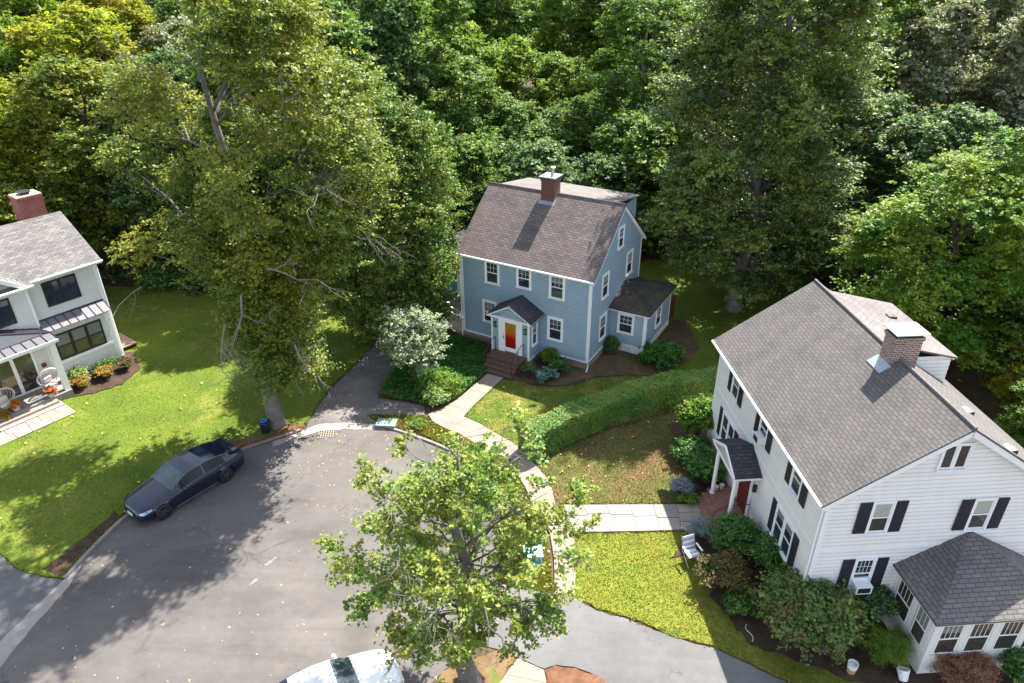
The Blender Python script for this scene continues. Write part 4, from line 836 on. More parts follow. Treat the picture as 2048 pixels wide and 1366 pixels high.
b = MB(); b.box(-.1, .03, -.03, .1, .35, HE-.1); b.box(-3.6, -3.47, -.32, 0, .35, HE-.2); b.tube([(-3.3, -.42, HE-.03), (.32, -.42, HE-.03)], .055, 8); b.tube([(-14, -.75, HE-.1), (-3.25, -.75, HE-.1)], .055, 8)
b.box(-3.3, .3, -.35, 0, HE-.16, HE-.1); b.box(-14, -3.3, -.7, -.3, HE-.22, HE-.16); b.tube([(.07, -.05, HE-.2), (.07, -.05, .1)], .04, 6)
b.box(-3.5, -.2, -.5, 0, 3.3, 3.44); b.box(-.42, -.22, -.5, -.45, .4, 3.3); b.box(-3.48, -3.28, -.5, -.45, .4, 3.3); b.box(-3.28, -.42, -.52, -.45, 1.38, 1.52)
for y0, y1 in ((-.35, RY), (6.35, RY)):
    d = V3(0, y1-y0, HR-HE); LL = np.linalg.norm(d); d /= LL; b.obox((.27, (y0+y1)/2, (HR+HE)/2-.1), d, np.cross(d, X_), X_, LL/2, .09, .02)
b.build('trim', M['white'], lh)
b = MB(); b.slab([(-14, -.4, HE), (.3, -.4, HE), (.3, RY, HR+.02), (-14, RY, HR+.02)], .07); b.slab([(.3, 6.4, HE), (-14, 6.4, HE), (-14, RY, HR+.018), (.3, RY, HR+.018)], .07)
b.slab([(-14, -.72, HE-.08), (-3.25, -.72, HE-.08), (-3.25, -.38, HE+.05), (-14, -.38, HE+.05)], .05)
# cross gable at the frame edge and rear wing
b.slab([(-3.55, -.6, HE-.1), (-5.6, -.6, 7.35), (-5.6, 1.9, 7.35)][::-1] if 0 else [(-3.5, -.65, HE-.05), (-3.5, .1, HE+.15), (-5.7, 2.1, 7.45), (-5.7, -.65, 7.45)], .06)
b.slab([(-5.7, 2.1, 7.45), (-7.9, .1, HE+.15), (-7.9, -.65, HE-.05), (-5.7, -.65, 7.45)], .06)
b.slab([(-2.2, RY+.5, 7.5), (-2.2, 9, 7.5), (-5.2, 9, 9.1), (-5.2, RY-.2, 9.1)], .07); b.slab([(-5.2, RY-.2, 9.1), (-5.2, 9, 9.1), (-8.2, 9, 7.5), (-8.2, RY+.5, 7.5)], .07)
b.build('roof', M['light_roof'], lh)
b = MB(); b.mesh([(-3.6, -.4, HE-.1), (-5.7, -.4, 7.38), (-7.8, -.4, HE-.1)], [(0, 1, 2), (2, 1, 0)]); b.build('gable_wall', M['cream'], lh)
b = MB()
for s, xa, xb in ((1, -3.5, -5.7), (-1, -7.9, -5.7)):
    d = V3(xb-xa, 0, 1.5); LL = np.linalg.norm(d); d /= LL; b.obox(((xa+xb)/2, -.66, 6.68), d, np.cross(d, Y_), Y_, LL/2, .1, .025)
b.build('rake_board', M['white'], lh)
b = MB(); b.box(-1.5, -.3, 3.1, 4.1, 7.2, 9.2); b.box(-1.54, -.26, 3.06, 4.14, 9.1, 9.24); ch = b.build('chimney', M['red_brick'], lh)
b = MB(); b.box(-1.5, -.3, 3.1, 4.1, 9.24, 9.28); b.build('cap', plain('cream_cap', (.6, .52, .42), .8), ch); b = MB(); b.box(-1.15, -.75, 3.35, 3.8, 9.28, 9.4); b.box(-1.25, -.65, 3.25, 3.9, 9.4, 9.43); b.build('flue', M['black'], ch)
bk = M['black']
window(lh, (-1.9, 0, 4.42), X_, -Y_, .76, 1.26, cw=.04, cols=2, rows=1, units=2, mull=.07, frame=bk, sill=False)
window(lh, (-1.95, -.45, 1.6), X_, -Y_, .74, 1.38, cw=.04, cols=1, rows=1, units=3, mull=.07, frame=bk, sill=False, thick=.03, glass=M['glass2'])
window(lh, (-5.2, -.28, 4.3), X_, -Y_, .76, 1.3, cw=.04, cols=2, rows=1, units=2, mull=.07, frame=bk, sill=False)
def seam_roof(name, q, n_, parent):   # q: four corners, eave left, eave right, top right, top left; raised ribs run up the slope
    q = [np.array(c, float) for c in q]; b = MB(); b.slab(q, .04); o = b.build(name, M['seam'], parent); b = MB()
    for i in range(n_+1):
        t = i/n_; a = q[0]+(q[1]-q[0])*t; c = q[3]+(q[2]-q[3])*t
        if np.linalg.norm(c-a) > .05: b.bar(a+V3(0, 0, .02), c+V3(0, 0, .02), .013, r2=.022)
    b.bar(q[3]+V3(0, 0, .03), q[2]+V3(0, 0, .03), .03); b.build('seam', M['seamd'], o); return o
seam_roof('awning_roof', [(-3.5, -.78, 3.44), (-.12, -.78, 3.44), (-.12, 0, 3.8), (-3.5, 0, 3.8)], 8, lh)
# front porch
pr = MB(); pr.box(-10, -3.5, -1.75, -.29, -.05, .42); pr.build('porch_floor', Mg['gflag'], lh)
b = MB(); b.box(-7.2, -4.35, -2.05, -1.75, -.05, .28); b.box(-7.2, -4.25, -2.35, -2.05, -.05, .14); b.build('porch_steps', Mg['flag'], lh)
b = MB(); b.box(-3.78, -3.5, -1.62, -1.34, .42, 3.2); b.box(-10, -3.45, -1.68, -1.3, 3.15, 3.38); b.box(-3.74, -3.5, -1.4, -.29, 3.15, 3.38); b.build('porch_pillar', M['white'], lh)
b = MB(); b.box(-10, -3.6, -1.3, -.3, 3.12, 3.16); b.build('porch_ceiling', M['cream'], lh)
seam_roof('porch_roof', [(-3.38, -1.05, 3.5), (-3.38, -.3, 3.5), (-5.7, -.3, 4.35), (-5.7, -1.05, 4.35)], 4, lh)
seam_roof('porch_roof', [(-5.7, -1.05, 4.35), (-5.7, -.3, 4.35), (-8.0, -.3, 3.5), (-8.0, -1.05, 3.5)][::-1] if 0 else [(-8.0, -.3, 3.5), (-8.0, -1.05, 3.5), (-5.7, -1.05, 4.35), (-5.7, -.3, 4.35)], 4, lh)
seam_roof('porch_roof', [(-8.1, -1.85, 3.4), (-3.35, -1.85, 3.4), (-3.38, -1.05, 3.52), (-8.0, -1.05, 3.52)], 10, lh)
b = MB(); b.mesh([(-3.5, -1.08, 3.5), (-5.7, -1.08, 4.3), (-7.9, -1.08, 3.5)], [(0, 1, 2), (2, 1, 0)]); b.box(-8.1, -3.36, -1.88, -1.84, 3.28, 3.42); b.build('pediment', M['white'], lh)
window(lh, (-5.25, -.29, .5), X_, -Y_, .9, 2.1, cw=.06, cols=1, rows=1, lower=False, units=2, mull=.08, frame=M['white'], sill=False, name='glazed_door', glass=M['glass2'])
window(lh, (-7.3, -.29, .5), X_, -Y_, .9, 2.1, cw=.06, cols=1, rows=1, lower=False, units=2, mull=.08, frame=M['white'], sill=False, name='glazed_door', glass=M['glass2'])
b = MB(); b.box(-4.05, -3.85, -.4, -.3, 1.5, 1.7); b.build('mailbox', M['dkred'], lh)
# flagstone terrace at the left house
def loc2w(t, x, y, z=0.):
    a = t.rotation_euler.z; return (t.location.x+x*math.cos(a)-y*math.sin(a), t.location.y+x*math.sin(a)+y*math.cos(a), z)
rng = np.random.default_rng(5); b = MB(); y = -3.15
def rowq(y0, y1, xs, x_end):
    x = xs
    while x > x_end:
        wdt = .55+.6*rng.random(); x2 = x-wdt; g = .015
        q = [loc2w(lh, x2+g, y0+g, .1), loc2w(lh, x-g, y0+g, .1), loc2w(lh, x-g, y1-g, .1), loc2w(lh, x2+g, y1-g, .1)]; b.slab(q, .08, m=int(rng.random() < .15)); x = x2
for y0, y1, xs, xe in ((-1.7, -1.15, -4.2, -4.9), (-2.35+.0, -1.7, -4.2, -4.3), (-2.9, -2.35, -4.2, -11), (-3.5, -2.9, -4.2, -11)): rowq(y0, y1, xs, xe)
tag(b.build('patio', [Mg['flag'], ground('tan_flagstone', [(.3, (.42, .27, .15)), (.7, (.5, .36, .22))], 1, 30, bstr=.15, bdist=.005)], bevel=.006), kind='structure')

# ------------------------------------------------------------------ cars
def make_car(name, label, loc, rz, paint, L=4.92, Wd=.98, hs=1., hood=0., glass_roof=True, plate=True, spoiler=True):
    t = thing(name, label, 'car', loc, rz)
    S0 = [0, .06, .15, .3, .5, 1., 1.5+hood, 2.15+hood, 2.7, 3.2, 3.8, 4.3, 4.6, 4.85, 4.95, 5.0]
    k = L/5.0
    top = [.56, .66, .74, .79, .84, .93, 1.02, 1.36, 1.44, 1.43, 1.335, 1.21, 1.14, 1.11, 1.0, .9]
    belt = [.52, .6, .66, .71, .75, .84, .92, .955, .965, .975, 1.0, 1.04, 1.05, 1.04, .96, .86]
    half = [.52, .66, .77, .86, .92, .965, .97, .97, .97, .975, .99, .985, .95, .86, .78, .7]
    tw = [.5, .52, .56, .6, .64, .7, .78, .69, .69, .68, .65, .66, .7, .7, .66, .6]
    wx = [.93, 3.88]; RW = .365; st = np.unique(np.concatenate([np.linspace(0, 5, 64), S0, wx]))
    def row(s):
        T, B, H, G_ = (np.interp(s, S0, a) for a in (top, belt, half, tw)); T *= hs; B *= hs; H *= Wd/.98; G_ *= Wd/.98
        low = .22; a = 0
        for c in wx:
            dx = abs(s-c)
            if dx < RW+.05: a = max(a, .34+math.sqrt(max(0, (RW+.05)**2-dx*dx)))
        nose = 1-min(1, min(s, 5-s)/.25)
        z = [low+.1*nose, low+.1*nose, .3+.08*nose, .46, .28+(B-.28)*.62, .28+(B-.28)*.86, B, None, None, T]
        y = [0, .84*H, .965*H, H, .995*H, .975*H, .93*H, 0, 0, 0]
        for i in (1, 2, 3, 4):
            if a > z[i]: z[i] = a if i < 4 else max(z[i], a)
            if a and i in (1,): y[i] = .72*H
        y[7] = G_; z[7] = B+(T-B)*.93 if 1.45+hood < s < 4.5 else B+(T-B)*.75; y[8] = G_*.55; z[8] = T-(T-B)*.0-.012
        return [((2.5-s)*k, yy, zz) for yy, zz in zip(y, z)]
    R = [row(s) for s in st]; parts = dict(body=MB(), windshield=MB(), side_window=MB(), rear_window=MB(), roof=MB())
    for i in range(len(st)-1):
        s = (st[i]+st[i+1])/2
        for j in range(9):
            key = 'body'
            if j == 6 and 1.85+hood < s < 4.0 and abs(s-2.95) > .04: key = 'side_window'
            if j >= 7:
                if 1.5+hood < s < 2.2+hood: key = 'windshield'
                elif 2.2+hood <= s < 3.38: key = 'roof'
                elif 3.38 <= s < (4.45 if j == 8 else 4.3): key = 'rear_window'
            for sg in (1, -1):
                q = [R[i][j], R[i][j+1], R[i+1][j+1], R[i+1][j]]; q = [(x, y*sg, z) for x, y, z in q]
                if sg > 0: q = q[::-1]
                parts[key].face(q)
    for r, rev in ((R[0], 0), (R[-1], 1)):
        q = [(x, y, z) for x, y, z in r]+[(x, -y, z) for x, y, z in r[::-1][1:-1]]; parts['body'].face(q[::-1] if rev else q)
    def fin(key, m, **kw):
        o = parts[key].build(key, m, t, smooth=True); me = o.data
        import bmesh
        bm = bmesh.new(); bm.from_mesh(me); bmesh.ops.remove_doubles(bm, verts=bm.verts, dist=.0005); bm.to_mesh(me); bm.free()
        for p in me.polygons: p.use_smooth = True
        return o
    gl = M['carglass']; body = fin('body', paint); fin('windshield', gl); fin('side_window', M['carglass2']); fin('rear_window', M['carroof']); fin('roof', M['carroof'] if glass_roof else paint)
    b = MB()
    for sg in (1, -1):
        b.tube([((2.5-s)*k, sg*(np.interp(s, S0, half)*Wd/.98*.94+.004), np.interp(s, S0, belt)*hs+.004) for s in np.linspace(1.7+hood, 4.35, 22)], .009, 5)
        b.tube([((2.5-s)*k, sg*(np.interp(s, S0, tw)*Wd/.98+.006), (np.interp(s, S0, belt)+(np.interp(s, S0, top)-np.interp(s, S0, belt))*.93)*hs+.006) for s in np.linspace(1.75+hood, 4.3, 22)], .012, 5)
        b.tube([((2.5-s)*k, sg*1.0*Wd/.98, .3) for s in np.linspace(1.45, 3.4, 6)], .02, 5)
    b.build('window_trim', M['rim'], t)
    b = MB()
    for sg in (1, -1):
        for s in (1.62+hood, 2.92, 3.75):
            b.tube([((2.5-s)*k+o_, sg*(np.interp(s, S0, half)*Wd/.98*w_+.003), z_*hs) for o_, w_, z_ in ((0, .985, .36), (.0, 1.0, .5), (0, .99, .72), (-.03, .955, .9))], .005, 4)
    b.build('door_gap', M['black'], t)
    b = MB(); b.box(-2.2*k, 2.2*k, -.7, .7, .2, .55); b.build('underbody', M['black'], t)
    for c in wx:
        for sg in (-1, 1):
            cx = (2.5-c)*k; w = MB(); n = 28; prof = [(.23, -.1), (.3, -.115), (.345, -.09), (.35, 0), (.345, .09), (.3, .115), (.23, .1)]
            for r_, yy in prof:
                for q in range(n): a = 2*math.pi*q/n; w.V.append((cx+r_*math.cos(a), sg*(.86*Wd/.98)+yy*sg, .35+r_*math.sin(a)))
            for p in range(len(prof)-1):
                for q in range(n): a, b2 = p*n+q, p*n+(q+1) % n; w.F.append((a, b2, b2+n, a+n)); w.M.append(0)
            wo = thing('wheel', None, None); wo.parent = t
            w.build('tyre', M['black'], wo, smooth=True)
            w = MB(); yo = sg*(.86*Wd/.98+.085)
            for q in range(n): a = 2*math.pi*q/n; a2 = 2*math.pi*(q+1)/n; w.face([(cx+.24*math.cos(a), yo, .35+.24*math.sin(a)), (cx+.24*math.cos(a2), yo, .35+.24*math.sin(a2)), (cx+.215*math.cos(a2), yo-.0*sg, .35+.215*math.sin(a2)), (cx+.215*math.cos(a), yo, .35+.215*math.sin(a))])
            for q in range(10): a = 2*math.pi*q/10+(.09 if q % 2 else -.09); w.bar((cx+.03*math.cos(a), yo-.01*sg, .35+.03*math.sin(a)), (cx+.225*math.cos(a), yo-.015*sg, .35+.225*math.sin(a)), .012, up=(0, 1, 0))
            w.build('rim', M['rim'], wo); w = MB()
            for q in range(n): a = 2*math.pi*q/n; a2 = 2*math.pi*(q+1)/n; w.face([(cx, yo-.05*sg, .35), (cx+.235*math.cos(a), yo-.05*sg, .35+.235*math.sin(a)), (cx+.235*math.cos(a2), yo-.05*sg, .35+.235*math.sin(a2))])
            w.build('brake', M['black'], wo)
    for sg in (-1, 1):
        b = MB(); x = (2.5-1.95-hood)*k; y0 = sg*.93*Wd/.98
        b.lathe((0, 0, 0), [(.01, -.09), (.08, -.06), (.1, 0), (.08, .06), (.01, .09)], 10)
        b.V = [(x+v[0]*.9, y0+sg*.1+v[2]*1.5, .98*hs+v[1]*1.0) for v in b.V]; b.build('mirror', paint, t, smooth=True)
        b = MB(); b.mesh([((2.5-.10)*k, sg*.60, .665*hs), ((2.5-.22)*k, sg*.72, .71*hs), ((2.5-.55)*k, sg*.865, .755*hs), ((2.5-.52)*k, sg*.89, .70*hs), ((2.5-.2)*k, sg*.80, .60*hs), ((2.5-.1)*k, sg*.66, .60*hs)], [tuple(range(6)) if sg < 0 else tuple(range(6))[::-1]])
        b.V = [(v[0]+.02, v[1]*1.012*Wd/.98, v[2]+.008) for v in b.V]; b.build('headlight', M['lamp'], t)
    if plate: b = MB(); b.box(2.5*k+.0, 2.5*k+.03, -.17, .17, .4, .52); b.build('number_plate', M['offwhite'], t)
    b = MB(); b.box(2.36*k, 2.5*k+.02, -.62, .62, .24, .27); b.build('splitter', M['rim'], t)
    if spoiler: b = MB(); b.tube([(-(2.36+.03*(1-(y_/.62)**2))*k, y_, 1.125-.03*(abs(y_)/.62)**3) for y_ in np.linspace(-.62, .62, 11)], .022, 6); b.build('spoiler', paint, t)
    return t
m, tt, bb = nodes('dark_car_paint'); bb.inputs['Base Color'].default_value = (.005, .0085, .024, 1); bb.inputs['Metallic'].default_value = 0; bb.inputs['Roughness'].default_value = .4; bb.inputs['Specular IOR Level'].default_value = .2; bb.inputs['Coat Weight'].default_value = 1; bb.inputs['Coat Roughness'].default_value = .03
m, tt, bb = nodes('white_car_paint'); bb.inputs['Base Color'].default_value = (.8, .81, .82, 1); bb.inputs['Roughness'].default_value = .25; bb.inputs['Coat Weight'].default_value = 1; bb.inputs['Coat Roughness'].default_value = .03
M['carglass'] = glassmat('car_windscreen_glass', (.02, .035, .04), .03, (.07, .1, .1), .75); M['carglass2'] = glassmat('car_side_glass', (.004, .007, .008), .05, (.01, .02, .018), .25); M['carroof'] = glassmat('car_roof_glass', (.006, .011, .026), .12, (.01, .02, .05), .7); M['rim'] = plain('dark_rim', (.16, .16, .17), .3, .7, .1); M['lamp'] = plain('headlamp', (.35, .37, .4), .1, .2, .1, coat=1)
make_car('parked_car', 'dark blue sedan parked against the kerb beside the left lawn', (-14.13, 23.9, 0), math.atan2(-2.34, -1.75), MATS['dark_car_paint'])
make_car('parked_car', 'white car cut off by the bottom edge of the picture', (-5.75, 13.55, 0), math.atan2(1.5, 2.75), MATS['white_car_paint'], L=4.75, Wd=.94, hs=1.05, hood=-.1, glass_roof=False, spoiler=False)

# ------------------------------------------------------------------ hedge
up_ = [(1044.6, 852.7), (1097, 826), (1150, 802), (1203, 784), (1255, 768), (1321, 746), (1361, 742), (1400, 735), (1445, 733)]
lo_ = [(1060, 874), (1092, 862), (1124, 847), (1190, 817), (1255, 795), (1308, 779), (1348, 768), (1400, 762), (1445, 761)]
HZ = 1.4; C = (np.array(px(*up_, z=HZ))+np.array(px(*lo_, z=HZ)))/2
s = np.concatenate([[0], np.cumsum(np.linalg.norm(np.diff(C, axis=0), axis=1))]); hw = .55
def nrm_bump(P, side, nrm, topm):      # uneven growth of the clipped faces
    f = .035*np.sin(P[:, 0]*5.3+P[:, 2]*4)*np.sin(P[:, 1]*4.7+1)+.03*np.sin(P[:, 0]*11+P[:, 1]*13)*np.sin(P[:, 2]*12+P[:, 0]*3)
    o = np.zeros_like(P); o[:, 0] = nrm[:, 0]*side*f; o[:, 1] = nrm[:, 1]*side*f; o[:, 2] = topm*(f+.07*np.clip(np.sin(P[:, 0]*37)*np.sin(P[:, 1]*41)-.8, 0, 1)*5); return o
rng = np.random.default_rng(8); n = 125000; tt_ = rng.random(n)*s[-1]
cx, cy = np.interp(tt_, s, C[:, 0]), np.interp(tt_, s, C[:, 1]); dx = np.interp(tt_+.1, s, C[:, 0])-np.interp(tt_-.1, s, C[:, 0]); dy = np.interp(tt_+.1, s, C[:, 1])-np.interp(tt_-.1, s, C[:, 1])
d = np.column_stack([dx, dy]); d /= np.linalg.norm(d, axis=1, keepdims=True)+1e-9; nrm = np.column_stack([d[:, 1], -d[:, 0]])
f = rng.random(n); side = np.where(f < .5, 0, np.where(f < .8, 1, -1)); topm = side == 0; wv = 1+.06*np.sin(tt_*2.3)+.04*np.sin(tt_*5.1)
off = np.where(topm, (rng.random(n)*2-1)*hw, side*hw)*wv; zz_ = np.where(topm, HZ+.03*np.sin(tt_*3)+.04*np.sin(tt_*1.1), rng.random(n)*HZ*.98+.02)
pos = np.column_stack([cx+nrm[:, 0]*off, cy+nrm[:, 1]*off, zz_])+rng.normal(size=(n, 3))*.03
pos += nrm_bump(pos, side, nrm, topm)
nn = np.column_stack([nrm[:, 0]*side, nrm[:, 1]*side, topm*1.])+rng.normal(size=(n, 3))*.55
hd = thing('hedge', 'long clipped green hedge curving between the front lawn and the white house', 'hedge')
leaf_object('foliage', pos, nn, .062*(.6+.8*rng.random(n)), np.clip(.5+.25*rng.normal(size=n), 0, 1), LM['hedge'], hd, rng=rng)
b = MB()
for i in range(len(C)-1):
    d2 = C[i+1]-C[i]; LL = np.linalg.norm(d2); d2 /= LL; b.obox((*((C[i]+C[i+1])/2), .6), (d2[0], d2[1], 0), (-d2[1], d2[0], 0), (0, 0, 1), LL/2, hw*.72, .62)
b.build('twigs', M['dark_bark'], hd)
e0 = C[0]; d2 = C[1]-C[0]; d2 /= np.linalg.norm(d2); n2 = 5000
pos = np.column_stack([np.full(n2, e0[0]), np.full(n2, e0[1]), rng.random(n2)*HZ])+np.column_stack([-d2[1]*(rng.random(n2)*2-1)*hw, d2[0]*(rng.random(n2)*2-1)*hw*1., np.zeros(n2)])
u_ = (rng.random(n2)*2-1)*hw; pos[:, 0] = e0[0]-d2[1]*u_; pos[:, 1] = e0[1]+d2[0]*u_; pos += rng.normal(size=(n2, 3))*.035
nn = np.tile([-d2[0], -d2[1], .2], (n2, 1))+rng.normal(size=(n2, 3))*.5
leaf_object('foliage', pos, nn, .075*(.7+.6*rng.random(n2)), np.clip(.5+.2*rng.normal(size=n2), 0, 1), LM['hedge'], hd, rng=rng)

# ------------------------------------------------------------------ shrubs and pots
def shrub(name, label, cat, x, y, rx, ry, h, lm, leaf, n, seed, shape='quad', z0=.05, clip=False, group=None, nl=None, jag=.25, stems=True):
    rng = np.random.default_rng(seed); t = thing(name, label, cat, (x, y, z0), 0, group); nl = nl or max(7, int(14*rx)); lob = []
    for k in range(nl):
        a = k*2.39996; q = math.sqrt((k+.5)/nl); r = q*.72; zz = h*(.42+.38*math.sqrt(1-q*q)*(.8+.35*rng.random()))
        lob.append((rx*r*math.cos(a), ry*r*math.sin(a), zz, (rx+ry)/2*(.34 if not clip else .42)*(.8+.4*rng.random())))
    if clip: lob = [(0, 0, h*.52, (rx+ry)/2)]*1
    p, nn, tint, _ = lobed(rng, lob, n, .25, .8 if clip else .5, h/(rx+ry) if clip else .85, .45, .06 if clip else jag)
    p[:, 2] = np.maximum(p[:, 2], .02)
    leaf_object('foliage', p, nn, leaf*(.7+.6*rng.random(n)), tint, lm, t, shape, rng)
    b = MB()
    for L_ in lob[:9]:
        q = V3(L_[0]*.8, L_[1]*.8, L_[2]); b.tube([(q[0]*.15, q[1]*.15, -.05), q*.55, q], [.03, .022, .01], 5)
    b.build('stem', M['dark_bark'], t); return t
def at(x, y, z): q = G(x, y, z); return q[0], q[1]
SH = [  # name, label, px, py, at height, rx, ry, h, leaf material, leaf size, n, shape, clip
 ('yew_shrub', 'tall bright green shrub at the far corner of the white house', 1398, 838, 1.2, 1.0, 1.1, 2.5, 'vivid', .15, 9000, 'quad', 0),
 ('low_shrub', 'spreading green shrub before the tall shrub at the white house far corner', 1385, 900, .5, 1.0, .8, 1.0, 'shrub', .11, 6000, 'quad', 0),
 ('laurel_shrub', 'rounded green shrub beside the far entry column of the white house', 1412, 938, .6, .95, .9, 1.3, 'shrub', .11, 7000, 'quad', 0),
 ('dwarf_spruce', 'small blue grey spruce ball beyond the white house path', 1362, 976, .45, .5, .5, .85, 'bluespruce', .09, 6000, 'blade', 0),
 ('dwarf_spruce', 'blue grey spruce ball on the near side of the brick stoop', 1402, 1062, .45, .55, .55, .95, 'bluespruce', .09, 7000, 'blade', 0),
 ('ground_shrub', 'flat bright green shrub under the far blue grey spruce', 1375, 1000, .15, .5, .4, .4, 'vivid', .09, 1500, 'quad', 0),
 ('box_shrub', 'leafy mid green shrub next to the blue grey spruce at the stoop', 1470, 1078, .8, 1.0, .95, 1.6, 'shrub', .1, 11000, 'quad', 0),
 ('bronze_shrub', 'bronze brown leaved shrub behind the folding lawn chair', 1448, 1150, .6, .95, .85, 1.3, 'bronze', .09, 9000, 'quad', 0),
 ('box_shrub', 'dark green shrub right under the near front windows of the white house', 1545, 1118, .9, .9, .9, 1.8, 'shrub', .1, 9000, 'quad', 0),
 ('box_shrub', 'green shrub at the near corner of the white house, below its shutters', 1590, 1160, .9, .8, .8, 1.7, 'vivid', .1, 8000, 'quad', 0),
 ('laurel_shrub', 'largest laurel shrub with yellow green tips, near the white house corner', 1618, 1240, .9, 1.75, 1.45, 2.1, 'rhodo', .13, 26000, 'quad', 0),
 ('low_shrub', 'sparse small green shrub on the lawn edge left of the largest laurel', 1478, 1215, .3, .55, .55, .6, 'shrub', .1, 2500, 'quad', 0),
 ('yew_shrub', 'dark green shrub in the corner between the white house and its side porch', 1745, 1215, .9, .75, .7, 1.9, 'dark', .11, 9000, 'quad', 0),
 ('fern_shrub', 'light feathery green shrub before the side porch corner', 1768, 1296, .5, .85, .7, 1.1, 'vivid', .13, 8000, 'blade', 0),
 ('cutleaf_maple', 'rust coloured dwarf maple below the side porch windows', 1925, 1338, .4, 1.25, .7, .9, 'rust', .13, 12000, 'blade', 0),
 ('laurel_shrub', 'dark green shrub at the lower right corner beside the rust maple', 2035, 1335, .5, .6, .6, 1.1, 'shrub', .1, 5000, 'quad', 0),
 ('box_shrub', 'dark rounded shrub right beside the brownstone steps', 1060, 742, .35, .42, .42, .75, 'dark', .07, 4000, 'quad', 0),
 ('fern_shrub', 'light green shrub under the right front window of the blue house', 1100, 716, .35, .6, .5, .85, 'vivid', .1, 4000, 'quad', 0),
 ('fern_shrub', 'mid green shrub between the hosta and the blue house corner', 1118, 738, .3, .55, .5, .7, 'shrub', .1, 3500, 'quad', 0),
 ('hosta', 'pale blue green hosta clump below the blue house basement window', 1095, 756, .2, .62, .5, .5, 'hosta', .2, 900, 'quad', 0),
 ('low_shrub', 'broad dark green shrub at the foot of the sunroom corner', 1325, 715, .3, 1.35, 1.0, .85, 'ivy', .15, 9000, 'quad', 0),
 ('round_shrub', 'small round shrub in the angle between the blue house and sunroom', 1221, 688, .5, .38, .38, .8, 'dark', .08, 4000, 'quad', 1),
 ('light_shrub', 'pale yellow green shrub at the road end of the ground cover', 880, 772, .35, 1.35, 1.0, .75, 'vivid', .11, 8000, 'quad', 0),
 ('light_shrub', 'whitish green shrub at the kink of the front path', 873, 798, .3, .7, .6, .7, 'variegated', .1, 3500, 'quad', 0),
 ('round_shrub', 'pale variegated round shrub under the left house bay window', (-2.75, -1.0), 0, 0, .62, .55, .85, 'variegated', .1, 5000, 'quad', 0),
 ('round_shrub', 'darker green round shrub under the left house bay window', (-1.35, -.95), 0, 0, .62, .55, .8, 'shrub', .08, 5000, 'quad', 0),
 ('barberry', 'orange shrub nearest the left house porch', 157, 767, .35, .55, .48, .75, 'orange', .08, 4200, 'quad', 0),
 ('barberry', 'middle orange shrub of the three beside the left lawn', 208, 747, .35, .5, .46, .72, 'orange', .08, 4000, 'quad', 0),
 ('barberry', 'dark orange shrub at the corner of the left house', 252, 729, .35, .46, .44, .68, 'bronze', .08, 3600, 'quad', 0),
 ('barberry', 'yellow orange shrub at the left picture edge beside the porch steps', 4, 832, .35, .5, .46, .7, 'orange', .08, 3800, 'quad', 0),
 ('low_shrub', 'wide green shrub at the far edge of the left lawn', 322, 564, .5, 2.2, 1.0, 1.1, 'shrub', .16, 7000, 'quad', 0),
 ('low_shrub', 'dark green shrub right of the wide one at the far lawn edge', 400, 572, .4, 1.5, .8, .8, 'dark', .16, 4500, 'quad', 0),
 ('low_shrub', 'green shrub tuft beside the green utility box', 835, 850, .2, .45, .35, .35, 'vivid', .09, 1200, 'quad', 0),
 ('yew_shrub', 'green shrub against the far side of the hedge end', 1330, 805, .25, .8, .5, .5, 'vivid', .12, 2500, 'quad', 0)]
for i, (nm, lb, x, y, z, rx, ry, h, lm, ls, n, shp, clp) in enumerate(SH):
    q = loc2w(lh, *x) if isinstance(x, tuple) else at(x, y, z); shrub(nm, lb, 'shrub', q[0], q[1], rx, ry, h, LM[lm], ls, n, 100+i, shp, clip=bool(clp))
def pot(label, x, y, z, r, h, mat, flower=None, name='flower_pot', tilt=0):
    t = thing(name, label, 'pot', (x, y, z)); t.rotation_euler = (tilt, 0, 0); b = MB(); b.lathe((0, 0, 0), [(r*.62, 0), (r*.95, h*.9), (r, h*.92), (r, h), (r*.86, h), (r*.8, h*.8), (.01, h*.8)], 18); b.build('pot', mat, t, smooth=False)
    if flower:
        rng = np.random.default_rng(int(abs(x*10))); p, nn, ti, _ = lobed(rng, [(0, 0, h*1.25, r*1.05), (r*.4, 0, h*1.4, r*.7), (-r*.4, .1, h*1.4, r*.6)], 900, .3, .4); leaf_object('flowers', p, nn, .07*(.7+.6*rng.random(900)), ti, flower, t, rng=rng)
    return t
x, y = at(103, 790, .5); pot('grey pot of orange flowers at the right end of the left porch steps', x, y, .3, .2, .38, plain('pot_grey', (.3, .33, .36), .6), LM['rust'] if 0 else leafmat('orange_flowers', [(.1, .14, .02), (.5, .12, .02), (.65, .2, .04)], .2))
x, y = at(33, 818, .5); pot('grey pot of orange flowers at the left end of the left porch steps', x, y, .3, .2, .38, MATS['pot_grey'], MATS['orange_flowers'])
x, y = at(1810, 1352, .3); pot('white pot with dark red inside lying tilted below the side porch corner', x, y, .1, .2, .36, [M['white']], None, 'garden_pot', -.5)
x, y = at(1704, 1335, .25); t = thing('bucket', 'white bucket with a tan base in front of the largest laurel shrub', 'bucket', (x, y, .06)); b = MB(); b.lathe((0, 0, 0), [(.13, 0), (.15, .2)], 16, 0); b.lathe((0, 0, .2), [(.15, 0), (.165, .2), (.15, .2), (.14, .05), (.01, .05)], 16, 1); b.build('body', [plain('tan_plastic', (.5, .3, .1), .5), M['white']], t)
b = MB(); b.tube([(.16*math.cos(a), 0, .38+.17*math.sin(a)) for a in np.linspace(0, math.pi, 12)], .006, 5); b.build('handle', M['metal'], t)
